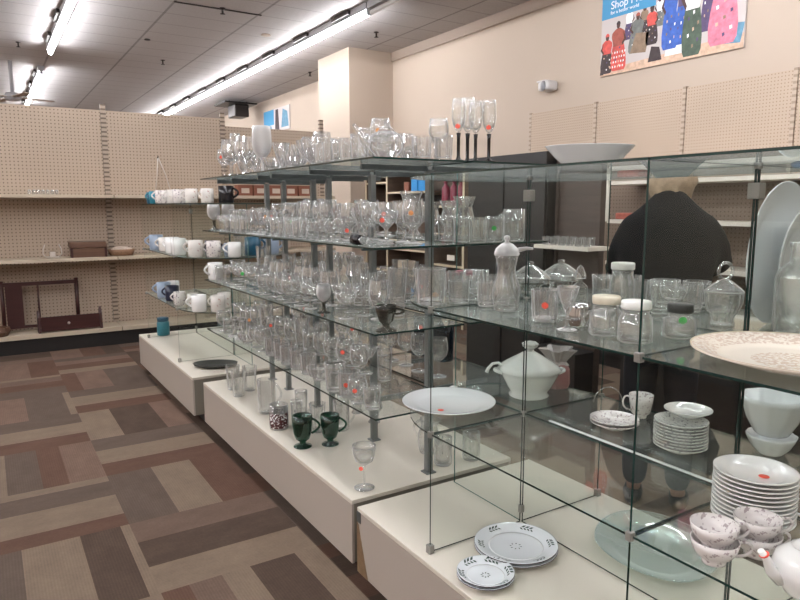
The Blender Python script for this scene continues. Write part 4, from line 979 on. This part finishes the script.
# glasses at the rounded end, middle shelf
for i, (x, y, k, s, st) in enumerate(((1.275, 1.83, 'cut_tumbler', 1.35, 0), (1.36, 1.91, 'bowl', .62, 'sticko'), (1.375, 1.80, 'oldf', .9, 0), (1.46, 1.83, 'snifter', .9, 0), (1.47, 1.95, 'cut_tumbler', 1., 0), (1.55, 1.80, 'oldf', 1.0, 0), (1.56, 1.91, 'glass_mug', .8, 0))):
    put(k, x, y, Z2, s, label=f'{K[k][3]} on the rounded middle shelf end, {ORD[i]} from the front corner', stick=st or None)
t2 = empty('candle_jar', (1.47, 1.70 + .0, Z2), 'small glass candle jar with dusty pink lid left of the tall cruet', 'candle jar')
t2.location = (1.56, 2.00, Z2)
b = B(); lathe(b, [(0, 0), (.036, 0), (.038, .004), (.038, .07), (.035, .07), (.035, .008), (0, .008)], 24); link('jar_body', b, 'jarg', t2)
b = B(); lathe(b, [(0, .0705), (.04, .0705), (.04, .086), (0, .088)], 24); link('lid', b, 'pink', t2)
# top: platter bowl
b = B(); lathe(b, [(0, 0), (.08, 0), (.085, .003), (.13, .03), (.165, .056), (.168, .058), (.162, .056), (.08, .006), (0, .005)], 48, sx=1., sy=.72)
o = link('serving_bowl', b, 'china2', loc=(1.50, 1.35, ZT), rz=-.62); o.scale = (.76, .76, 1.15); tag(o, 'wide pale oval serving bowl on top of the near glass cubes', 'bowl')
# big patterned platter, white oval platters
def plate(bm, r, h=.022, sx=1., sy=1., mat=0, seg=48, c=(0, 0, 0), well=.62, scal=0, samp=0.):
    lathe(bm, [(0, 0), (r * .52, 0), (r * .55, .003), (r * .66, .006), (r, h), (r * 1.0, h + .003), (r * .98, h + .003), (r * .70, .0105), (r * well, .007), (0, .0065)], seg, c, mat, sx=sx, sy=sy, scal=scal, samp=samp)
b = B(); plate(b, .205, .028, 1.0, 1.05); o = link('platter', b, 'bigplate', loc=(1.427, .692, Z2)); tag(o, 'large cream platter with faded floral transfer pattern on the middle shelf', 'platter')
b = B(); lathe(b, [(.192, .0268), (.205, .0315), (.2055, .0325), (.192, .0275)], 48, sx=1, sy=1.05); link('brown_rim', b, 'creamedge', o)
b = B(); plate(b, .178, .022); o = link('round_platter', b, 'china2', loc=(1.452, 1.958, Z3)); tag(o, 'large plain white round platter with red sticker on the rounded lower shelf', 'platter')
b = B(); lathe(b, [(0, 0), (.012, 0), (.012, .0006), (0, .0006)], 14); link('price_sticker', b, 'sticker', o, loc=(-.07, -.045, .0082))
# small lid clip on platter
b = B(); tube(b, [(0, 0, 0), (.02, 0, .006), (.045, .003, 0)], .006, 8); o = link('glass_stopper', b, 'china', loc=(1.565, 2.115, Z3 + .012)); tag(o, 'tiny white ceramic piece at the rear edge of the plain white platter', 'ornament')
# tureen
t2 = empty('soup_tureen', (1.81, 1.90, Z3), 'white ceramic soup tureen with lid and ladle on the lower glass shelf', 'tureen', rz=-.56)
b = B(); lathe(b, [(0, 0), (.075, 0), (.08, .006), (.07, .018), (.086, .04), (.108, .085), (.118, .105), (.122, .108), (.112, .104), (.07, .03), (0, .02)], 64, scal=8, samp=.035); link('bowl', b, 'china', t2)
b = B(); lathe(b, [(.121, .1085), (.124, .112), (.108, .128), (.088, .142), (.05, .165), (.028, .178), (.02, .182), (0, .183)], 64, scal=8, samp=.04); l = link('lid', b, 'china', t2)
b = B(); lathe(b, [(0, .182), (.016, .183), (.014, .19), (.028, .20), (.032, .212), (.02, .222), (0, .226)], 20, rib=5, amp=.12); link('knob', b, 'china', l)
for s in (-1, 1):
    b = B(); tube(b, [(s * .113, -.03, .10), (s * .135, -.02, .106), (s * .14, 0, .106), (s * .135, .02, .106), (s * .113, .03, .10)], .007, 8); link('handle', b, 'china', t2)
b = B(); tube(b, [(-.10, .0, .116), (-.125, -.0, .135), (-.15, -.01, .134), (-.168, -.015, .115), (-.175, -.02, .10)], [.006, .006, .006, .007, .008], 8); link('ladle', b, 'china', t2)
# bag with soap
t2 = empty('gift_bag', (2.0, 1.93, Z3 + .001), 'crumpled clear plastic gift bag with pinkish contents beside the tureen', 'bag')
b = B(); lathe(b, [(0, 0), (.045, 0), (.052, .02), (.05, .08), (.04, .10), (0, .1)], 18, rib=5, amp=.06); link('contents', b, 'bagpink', t2)
b = B(); lathe(b, [(.041, .098), (.03, .112), (.055, .15), (.068, .165), (.066, .165), (.05, .148), (.027, .112), (.038, .099)], 22, rib=5, amp=.28); link('gathered_top', b, 'bag', t2)
b = B(); tube(b, [(.0 + .055 * math.cos(a), 0, .055 + .06 * math.sin(a)) for a in [PI * i / 12 for i in range(13)]], .002, 6); o = link('wire_stand', b, 'chrome', loc=(2.02, 1.72 - .08, Z3 - .04), rz=-.55); tag(o, 'thin curved chrome wire stand on the lower shelf behind the spine', 'wire stand')
o.location = (2.0, 1.66, Z3 - .053)
# plates
def platestack(name, n, r, x, y, z, mat, dz, topstick=False, label='', h=.02, group=None, last=None):
    first = None
    for i in range(n):
        b = B()
        if first is None:
            plate(b, r, h, seg=44); 
            o = link(name, b, mat); first = o
        else: b.free(); o = first.copy(); C.objects.link(o)
        o.location = (x + (R.uniform(-.001, .001)), y + R.uniform(-.001, .001), z + i * dz); o.rotation_euler.z = R.uniform(0, 6)
        o['category'] = 'plate'; o['label'] = (f'{ORD[i]} from the bottom of {n} ' + label) if i < n - 1 else f'topmost of {n} ' + label
        if group: o['group'] = group
    if topstick:
        b = B(); lathe(b, [(0, 0), (.012, 0), (.012, .0006), (0, .0006)], 12); s = link('price_sticker', b, 'sticker', o); s.location = (0.02, .0, .0078)
    return o
platestack('dinner_plate', 12, .092, 1.515, .812, Z3 + .0005, 'china', .0104, True, 'white plates in the big stack by the teacups', h=.018, group='white plates in the big stack')
platestack('salad_plate', 9, .080, 1.79, 1.20, Z3 + .0005, 'floral', .0095, False, 'floral plates in the stack behind the spine', group='floral plates in the stack behind the spine')
b = B(); plate(b, .072, .02, seg=44); o = link('salad_plate', b, 'china', loc=(1.845, 1.215, Z3 + 9 * .0095 + .013)); tag(o, 'white plate lying off centre on top of the floral plate stack', 'plate')
platestack('side_plate', 2, .082, 1.79, 1.455, Z3 + .0005, 'florcup', .011, False, 'sprigged side plates beside the single teacup', group='sprigged side plates')
def cupb(kind, mat, r=.046, h=.05):
    def f():
        root = bpy.data.objects.new('teacup', None); C.objects.link(root)
        b = B(); t = .0022; o = [(r * .5, 0), (r * .52, .005), (r * .5, .008), (r * .8, .02), (r * .95, h * .65), (r * 1.02, h)]
        lathe(b, [(0, 0)] + o + [(q - t, z) for q, z in reversed(o[3:])] + [(0, .011)], 30); link('cup', b, mat, root)
        b = B(); tube(b, [(r * .95, 0, h * .88), (r + .008, 0, h * .95), (r + .016, 0, h * .94), (r + .022, 0, h * .84), (r + .024, 0, h * .70), (r + .022, 0, h * .55), (r + .015, 0, h * .42), (r + .004, 0, h * .35), (r * .86, 0, h * .32)], .0033, 8); link('handle', b, mat, root); return root
    return f
K['teacup'] = (cupb('teacup', 'florcup'), .05, .06, 'teacup', 'teacup')
K['tallcup'] = (cupb('teacup', 'florcup', .042, .085), .045, .085, 'teacup', 'teacup')
put('tallcup', 1.955, 1.475, Z3, 1.0, rot=2.6, label='single tall white teacup with sprig border behind the side plates')
G = 'stacked grey scroll teacups'
put('teacup', 1.27, .755, Z3, 1.05, rot=-.75, label='lower cup of the front pair of stacked teacups', group=G); put('teacup', 1.268, .757, Z3 + .036, 1.05, rot=-.55, label='upper cup of the front pair of stacked teacups', group=G)
put('teacup', 1.375, .722, Z3, 1.05, rot=-.5, label='lower cup of the rear pair of stacked teacups', group=G); put('teacup', 1.375, .724, Z3 + .036, 1.05, rot=-.6, label='upper cup of the rear pair of stacked teacups', group=G)
# teapot
t2 = empty('teapot', (1.318, .592, Z3), 'plain white china teapot with lid at the bottom right corner', 'teapot', rz=-.5); t2.scale = (.93, .93, .92)
b = B(); lathe(b, [(0, 0), (.04, 0), (.042, .005), (.062, .03), (.068, .055), (.06, .082), (.038, .1), (.03, .103), (0, .103)], 36); link('body', b, 'china', t2)
b = B(); lathe(b, [(0, .1035), (.031, .1035), (.033, .106), (.018, .116), (.008, .12), (.011, .13), (.006, .135), (0, .136)], 26); link('lid', b, 'china', t2)
b = B(); tube(b, [(-.055, 0, .035), (-.08, 0, .055), (-.09, 0, .08), (-.105, 0, .1)], [.018, .012, .009, .007], 12); link('spout', b, 'china', t2)
b = B(); tube(b, [(.058, 0, .08), (.09, 0, .09), (.10, 0, .06), (.062, 0, .03)], .005, 8); link('handle', b, 'china', t2)
b = B(); tube(b, [(-.096, 0, .090), (-.0975, 0, .0925)], .0105, 10); link('price_sticker', b, 'sticker', t2)
# standing platter behind panel & bowls under
b = B(); plate(b, .20, .022, .80, 1.0, seg=56); o = link('oval_platter', b, 'china2'); o.rotation_euler = (PI / 2 + .05, 0, 0); o.location = (1.88, 1.012, Z2 + .2005); tag(o, 'large pale oval platter standing upright behind the right glass panel', 'platter')
b = B(); plate(b, .165, .02, .78, 1.0, seg=56); o = link('oval_platter', b, 'china2'); o.rotation_euler = (PI / 2 + .03, 0, 0); o.location = (1.93, .968, Z2 + .1655); tag(o, 'smaller pale oval platter leaning in front of the large oval platter', 'platter')
b = B(); tube(b, [(-.08, 0, .0), (-.08, -.0, .03), (-.08, .04, .004), (.08, .04, .004), (.08, 0, .03), (.08, 0, 0)], .0025, 6); 
b.free()
for i, (z, r, lab) in enumerate(((0, .068, 'lower'), (.062, .088, 'upper'))):
    b = B(); h = .06 if i == 0 else .12
    lathe(b, [(0, 0), (r * .5, 0), (r * .55, .004), (r * .8, h * .4), (r * .98, h * .85), (r * 1.0, h), (r * .96, h), (r * .76, h * .42), (0, .01)], 48, scal=10, samp=.06)
    o = link('scalloped_bowl', b, 'china2', loc=(2.005, 1.035, Z3 + z)); tag(o, f'{lab} white scalloped bowl of the stack at the right rear of the lower shelf', 'bowl')
# on the base
def holly(x, y, z, r, lab, rzv=0):
    b = B(); plate(b, r, .021, seg=56); o = link('holly_plate', b, 'holly', loc=(x, y, z), rz=rzv); o['category'] = 'plate'; tag(o, lab, 'plate')
    b = B(); lathe(b, [(r * .985, .0195), (r * 1.003, .0205), (r * 1.003, .0235), (r * .985, .0225), (r * .985, .0195)], 56); link('green_rim', b, 'p_dark', o)
    # sprigs
    b = B()
    for k in range(6):
        a = k * PI / 3 + .5; rad = r * .84; zz = .021 * .56 + .0068
        ca, sa = math.cos(a), math.sin(a)
        for m in range(7):
            da = (m - 3) * .055 * (.145 / r); rr_ = rad + (.006 if m % 2 else -.005); a2 = a + da; L = .010 if m % 2 else .008
            px, py = rr_ * math.cos(a2), rr_ * math.sin(a2); th = a2 + 1.57 + (.6 if m % 2 else -.6)
            zc = .0105 + (rr_ - .7 * r) / (.28 * r) * .0135 + .0012
            d1 = (math.cos(th) * L, math.sin(th) * L); d2 = (-math.sin(th) * L * .4, math.cos(th) * L * .4)
            pts = []
            for s1, s2 in ((1, 0), (0, 1), (-1, 0), (0, -1)):
                qx, qy = px + d1[0] * s1 + d2[0] * s2, py + d1[1] * s1 + d2[1] * s2
                rq = math.hypot(qx, qy); zq = .0105 + (rq - .7 * r) / (.28 * r) * .0135 + .0010
                pts.append(b.verts.new((qx, qy, zq)))
            b.faces.new(pts)
    for k in range(8):
        a = k * PI / 4; q = .016 * (r / .145) + .002; px, py = q * math.cos(a), q * math.sin(a); L = .005
        b.faces.new([b.verts.new((px + L * math.cos(a + 1.2 + j * PI / 2) * (1 if j % 2 else .5), py + L * math.sin(a + 1.2 + j * PI / 2) * (1 if j % 2 else .5), .0075)) for j in range(4)])
    link('sprig_pattern', b, 'p_green', o)
    b = B(); lathe(b, [(r * .62, .0078), (r * .66, .0084), (r * .66, .0096), (r * .62, .0084)], 48); link('well_ring', b, 'china2', o)
    return o
M['p_green'] = prin('dark green sprig ink', (44, 66, 58), .4)
M['holly'] = prin('holly china glaze', (224, 228, 232), .2, coat=.5)
holly(1.475, 1.592, .3605, .143, 'lower large holly sprig plate on the nearest base, under its twin', .2); holly(1.475, 1.592, .3725, .143, 'topmost large white plate with green holly sprigs on the nearest base', .0)
holly(1.272, 1.51, .3605, .092, 'lower small holly sprig plate on the nearest base front edge', .4); holly(1.272, 1.51, .3715, .092, 'topmost small white plate with green holly sprigs at the base front edge', .1)
b = B(); plate(b, .205, .03, 1.0, 1.2, seg=64, scal=4, samp=-.05); o = link('glass_platter', b, 'gplat', loc=(1.885, 1.335, .361), rz=-.62); tag(o, 'long pale green frosted glass platter on the base behind the spine', 'platter')

# ------------------------------------------------------------------ on the back gondola
b = B(); box(b, -.17, .17, -.12, .12, 0, .10, 0)
t2 = empty('wooden_chest', (.95, 8.03, 1.0005), 'small worn brown wooden chest on the middle pegboard shelf', 'chest')
link('body', b, 'bwood', t2, bevel=.004); b = B(); box(b, -.18, .18, -.13, .13, .101, .17); link('lid', b, 'bwood', t2, bevel=.01)
for s in (-.17, .17): b = B(); box(b, s - .012, s + .012, -.125, -.1205, .0, .15); link('corner_strap', b, 'dwood', t2)
t2 = empty('wicker_basket', (1.30, 8.03, 1.0005), 'low oval wicker basket with pale cloth right of the wooden chest', 'basket')
b = B(); lathe(b, [(0, 0), (.12, 0), (.15, .07), (.14, .07), (.11, .01), (0, .01)], 28, sx=1., sy=.7); link('basket_body', b, 'wicker', t2)
b = B(); lathe(b, [(0, .04), (.12, .05), (.1, .085), (.05, .10), (0, .09)], 22, sx=1., sy=.65, rib=5, amp=.1); link('cloth', b, 'linen', t2)
t2 = empty('wire_basket', (.60, 8.0, 1.007), 'tiny white wire basket on the middle pegboard shelf left of the chest', 'basket')
b = B()
for s in (-.075, .075):
    tube(b, [(s * .8, 0, .0), (s * 1.2, 0, .04), (s * 1.15, 0, .09), (s * .9, 0, .14)], .006, 6)
box(b, -.06, .06, -.04, .04, 0, .012); box(b, -.025, .025, -.045, .045, .012, .06); link('frame', b, 'cord', t2)
b = B()
for i in range(7):
    x = -.13 + i * .043; lathe(b, [(0, 0), (.016, 0), (.018, .03), (.012, .05), (.015, .03), (0, .004)], 10, (x, 0, 0))
o = link('crystal_garland', b, 'crystal', loc=(.56, 8.02, 1.6805)); tag(o, 'low row of clear crystal pieces on the upper pegboard shelf', 'ornament')
t2 = empty('wooden_rack', (.46, 8.10, .2055), 'dark mahogany wooden wall rack leaning on the bottom pegboard shelf', 'rack')
b = B(); box(b, -.36, .36, -.0, .03, .50, .54); link('rail', b, 'dwood', t2); b = B(); box(b, -.36, .36, 0, .03, .04, .07); link('rail', b, 'dwood', t2)
for x in (-.36, .36, -.02): b = B(); tube(b, [(x, .015, 0), (x, .015, .56)], [.02, .02], 8) if abs(x) > .1 else tube(b, [(x, .015, .07), (x, .015, .5)], .01, 8); link('turned_post', b, 'dwood', t2)
b = B(); box(b, -.33, -.17, .0, .02, .07, .5); link('side_board', b, 'dwood', t2)
t2 = empty('spice_shelf', (.72, 7.955, .2055), 'small dark red wooden trough shelf at the front of the bottom pegboard shelf', 'shelf')
b = B(); box(b, -.29, .29, -.05, -.035, .03, .17); box(b, -.29, .29, -.05, .05, .015, .03); link('trough', b, 'dwood', t2)
for s in (-.305, .305):
    b = B(); prism(b, [(-.07, 0), (.07, 0), (.05, .17), (0, .24), (-.05, .17)], -.012, .012); o = link('end_board', b, 'dwood', t2); o.rotation_euler = (PI / 2, 0, PI / 2); o.location = (s, 0, 0)
b = B(); lathe(b, [(0, 0), (.014, 0), (.014, .008), (0, .012)], 12); o = link('round_label', b, 'cord', t2); o.rotation_euler.x = PI / 2; o.location = (-.02, -.0505, .09)
b = B(); lathe(b, [(0, 0), (.09, 0), (.12, .05), (.11, .09), (.1, .09), (.1, .05), (0, .02)], 20, rib=6, amp=.04); o = link('wooden_bowl', b, 'bwood', loc=(.03, 7.98, .206)); tag(o, 'brown wooden bowl at the left end of the bottom pegboard shelf', 'bowl')
t2 = empty('cord_hanger', (1.80, 8.262, 2.12), 'white cord loop hanging from a hook on the pegboard above the mugs', 'cord')
b = B(); tube(b, [(0, .0, 0), (0, -.03, 0), (0, -.05, .02)], .006, 6); link('hook', b, 'brass', t2)
for s in (-1, 1): b = B(); tube(b, [(s * .004, -.04, -.005), (s * .05 + .03, -.035, -.2), (s * .09 + .04, -.03, -.40)], .006, 6); link('cord', b, 'cord', t2)
for i, x in enumerate((2.75, 2.95, 3.15, 3.35, 3.55)):
    b = B(); box(b, -.09, .09, -.07, .07, 0, .13); box(b, -.05, .05, -.0715, -.07, .03, .09, 1); o = link('carton', b, ['redbox', 'linen'], loc=(x, 8.0, 1.6805)); tag(o, 'rust carton with pale label in the row on the far shelf right side', 'carton', 'rust cartons on the far shelf')
for i, x in enumerate((2.8, 3.05, 3.3)):
    b = B(); lathe(b, [(0, 0), (.05, 0), (.06, .06), (.05, .15), (.03, .17), (0, .17)], 16); o = link('pottery_jar', b, ['linen', 'bwood', 'linen'][i], loc=(x, 8.02, 1.0005)); tag(o, ['pale', 'brown', 'second pale'][i] + ' pottery jar on the far middle shelf seen between the steel posts', 'jar')
# ------------------------------------------------------------------ on the right wall unit
b = B(); lathe(b, [(0, 0), (.13, 0), (.15, .02), (.13, .05), (.06, .065), (0, .06)], 20, sx=.8, sy=1.5, rib=4, amp=.06); tag(link('folded_cloth', b, 'bluecloth', loc=(5.18, 2.46, 1.4205)), 'folded blue cloth on a white shelf right of the person', 'cloth')
b = B(); lathe(b, [(0, 0), (.16, 0), (.19, .06), (.15, .12), (.07, .15), (0, .13)], 20, sx=.8, sy=1.2, rib=5, amp=.08); tag(link('plastic_bag', b, 'bag', loc=(5.18, 2.48, 1.0305)), 'white plastic bag on the lower shelf right of the person', 'bag')
b = B(); box(b, -.08, .08, -.12, .12, 0, .06); tag(link('box', b, 'p_ox', loc=(5.15, 4.10, 1.4205), bevel=.01), 'flat dark red box on the white shelf left of the person', 'box')
b = B(); lathe(b, [(0, 0), (.04, 0), (.04, .12), (.02, .15), (0, .15)], 16); tag(link('jar', b, 'mugb', loc=(5.12, 2.17, 1.4205)), 'small pale blue bottle on the white shelf right of the blue cloth', 'bottle')
for i in range(6): put('cut_tumbler', 3.325, 2.985 + .075 * i, 1.2805, .62, label=f'{ORD[i]} small glass from the right in the front row on the dark brown rack', group='small glasses on the dark brown rack')
for i in range(5): put('tumbler', 3.41, 3.02 + .08 * i, 1.2805, .62, label=f'{ORD[i]} small glass from the right in the rear row on the dark brown rack', group='small glasses on the dark brown rack')

# ------------------------------------------------------------------ the person
def skin_mesh(name, verts, edges, radii, mat, parent, sub=2, root=0):
    me = bpy.data.meshes.new(name); me.from_pydata([tuple(v) for v in verts], edges, []); o = bpy.data.objects.new(name, me); C.objects.link(o)
    o.modifiers.new('skin', 'SKIN'); sm = o.modifiers.new('sub', 'SUBSURF'); sm.levels = sub; sm.render_levels = sub
    for i, r in enumerate(radii):
        o.data.skin_vertices[0].data[i].radius = r if isinstance(r, tuple) else (r, r)
    o.data.skin_vertices[0].data[root].use_root = True
    dg = bpy.context.evaluated_depsgraph_get(); m2 = bpy.data.meshes.new_from_object(o.evaluated_get(dg)); bpy.data.objects.remove(o)
    for p in m2.polygons: p.use_smooth = True
    m2.materials.clear(); m2.materials.append(M[mat]); n = bpy.data.objects.new(name, m2); C.objects.link(n)
    if parent: n.parent = parent
    return n
# local frame: +y forward (facing the shelves), x to her right-hand side, z up; hips at .95
J = dict(pelvis=(0, 0, .93), waist=(0, .02, 1.10), chest=(0, .05, 1.33), neckb=(0, .08, 1.52), neck=(0, .13, 1.56), head=(0, .19, 1.63), crown=(0, .195, 1.71),
         shl=(-.155, .07, 1.45), ell=(-.235, .17, 1.22), wrl=(-.17, .40, 1.14), hal=(-.155, .47, 1.14),
         shr=(.155, .07, 1.45), elr=(.235, .17, 1.27), wrr=(.18, .40, 1.19), har=(.165, .47, 1.19),
         hpl=(-.09, 0, .90), knl=(-.10, .03, .50), anl=(-.10, 0, .10), tol=(-.11, .13, .035),
         hpr=(.09, 0, .90), knr=(.10, .02, .50), anr=(.11, -.01, .10), tor=(.13, .12, .035))
names = list(J); V = [Vector(J[n]) for n in names]; ix = {n: i for i, n in enumerate(names)}
E_ = [('pelvis', 'waist'), ('waist', 'chest'), ('chest', 'neckb'), ('neckb', 'neck'), ('neck', 'head'), ('head', 'crown'), ('chest', 'shl'), ('shl', 'ell'), ('ell', 'wrl'), ('wrl', 'hal'),
      ('chest', 'shr'), ('shr', 'elr'), ('elr', 'wrr'), ('wrr', 'har'), ('pelvis', 'hpl'), ('hpl', 'knl'), ('knl', 'anl'), ('anl', 'tol'), ('pelvis', 'hpr'), ('hpr', 'knr'), ('knr', 'anr'), ('anr', 'tor')]
rad = dict(pelvis=(.14, .11), waist=(.125, .10), chest=(.13, .10), neckb=.052, neck=.052, head=.085, crown=.06, shl=.05, ell=.04, wrl=.026, hal=.028, shr=.05, elr=.04, wrr=.026, har=.028,
           hpl=.085, knl=.055, anl=.038, tol=.035, hpr=.085, knr=.055, anr=.038, tor=.035)
verts = [tuple(v) for v in V]; radii = [rad[n] for n in names]; edges = [(ix[a], ix[b_]) for a, b_ in E_]
for hand, sx_ in (('hal', 1), ('har', -1)):     # five fingers rooted inside the palm
    hx, hy, hz = J[hand]
    for k, (dx, L) in enumerate(((-.026, .055), (-.009, .065), (.009, .062), (.026, .048))):
        i0 = len(verts); verts += [(hx + dx * .8, hy + .012, hz), (hx + dx, hy + .012 + L * .55, hz - .006), (hx + dx, hy + .012 + L * .9, hz - .03)]; radii += [.0095, .0088, .0075]
        edges += [(ix[hand], i0), (i0, i0 + 1), (i0 + 1, i0 + 2)]
    i0 = len(verts); verts += [(hx + sx_ * .026, hy - .018, hz - .005), (hx + sx_ * .048, hy + .012, hz - .015), (hx + sx_ * .045, hy + .038, hz - .024)]; radii += [.011, .0095, .008]
    edges += [(ix[hand], i0), (i0, i0 + 1), (i0 + 1, i0 + 2)]
P = empty('person', (2.83, 2.03, 0), 'person with short blond hair and black jacket seen from behind browsing the wall shelves', 'person', rz=-.96)
body = skin_mesh('body', verts, edges, radii, 'skin', P)
# face, built as small forms on the head
b = B(); ell(b, (0, .275, 1.65), .013, .02, .022, 12, 8); ell(b, (-.03, .262, 1.668), .012, .008, .007, 10, 6); ell(b, (.03, .262, 1.668), .012, .008, .007, 10, 6); ell(b, (0, .268, 1.612), .022, .008, .006, 12, 6)
ell(b, (-.086, .19, 1.65), .01, .018, .03, 10, 8); ell(b, (.086, .19, 1.65), .01, .018, .03, 10, 8); link('face', b, 'skin', P)
b = B(); rr = random.Random(5)
ell(b, (0, .175, 1.675), .122, .125, .105, 32, 18)
for v in b.verts:
    k = 1 + .05 * math.sin(v.co.x * 90) * math.sin(v.co.z * 70 + 1) + rr.uniform(-.02, .02); c0 = Vector((0, .175, 1.675)); v.co = c0 + (v.co - c0) * k
    if v.co.y > .235 and v.co.z < 1.70: v.co.y = .21
    if v.co.z < 1.62: v.co.z -= .035 + rr.uniform(0, .02); v.co.x *= .96
link('hair', b, 'hair', P)
b = B(); secs = [(.80, 0, .205, .165), (.95, 0, .21, .17), (1.12, .015, .205, .165), (1.25, .03, .225, .165), (1.36, .045, .235, .16), (1.45, .06, .215, .145), (1.52, .075, .165, .125), (1.57, .095, .115, .10), (1.605, .115, .078, .078), (1.63, .13, .074, .074)]
rg = []
for z, yc, rx, ry in secs: rg.append([b.verts.new((rx * math.cos(2 * PI * i / 32), yc + ry * math.sin(2 * PI * i / 32), z)) for i in range(32)])
b.faces.new(rg[0][::-1]); b.faces.new(rg[-1])
for A_, B_ in zip(rg, rg[1:]):
    for i in range(32): b.faces.new((A_[i], A_[(i + 1) % 32], B_[(i + 1) % 32], B_[i]))
for q in ('l', 'r'):
    sh_, el_, wr_ = Vector(J['sh' + q]), Vector(J['el' + q]), Vector(J['wr' + q]); sg_ = -1 if q == 'l' else 1
    tube(b, [sh_ + Vector((-sg_ * .06, 0, .0)), sh_ + Vector((0, 0, -.015)), (sh_ + el_) / 2 + Vector((sg_ * .012, 0, 0)), el_ + Vector((sg_ * .005, -.01, 0)), (el_ + wr_) / 2, wr_], [.085, .088, .082, .074, .062, .052], 16)
jk = link('jacket', b, 'coat', P)
md = jk.modifiers.new('remesh', 'REMESH'); md.mode = 'VOXEL'; md.voxel_size = .022; md.use_smooth_shade = True
md = jk.modifiers.new('smooth', 'SMOOTH'); md.iterations = 14; md.factor = .7
dg = bpy.context.evaluated_depsgraph_get(); m2 = bpy.data.meshes.new_from_object(jk.evaluated_get(dg)); jk.modifiers.clear(); jk.data = m2
for p_ in m2.polygons: p_.use_smooth = True
cn = ['pelvis', 'hpl', 'knl', 'anl', 'hpr', 'knr', 'anr']; ci = {n: i for i, n in enumerate(cn)}
cr = dict(pelvis=(.155, .13), hpl=.105, knl=.078, anl=.065, hpr=.105, knr=.078, anr=.065)
skin_mesh('trousers', [Vector(J[n]) for n in cn], [(ci[a], ci[b_]) for a, b_ in E_ if a in ci and b_ in ci], [cr[n] for n in cn], 'jeans', P)
for s, x in ((-1, -.105), (1, .12)):
    b = B(); ell(b, (x, .06, .045), .05, .135, .045, 16, 8)
    for v in b.verts: v.co.z = max(v.co.z, .002)
    link('shoe', b, 'shoe', P)

finish_labels()
w = bpy.data.worlds.new('world'); scn.world = w; w.use_nodes = True
w.node_tree.nodes['Background'].inputs[0].default_value = (.8, .8, .85, 1); w.node_tree.nodes['Background'].inputs[1].default_value = .05
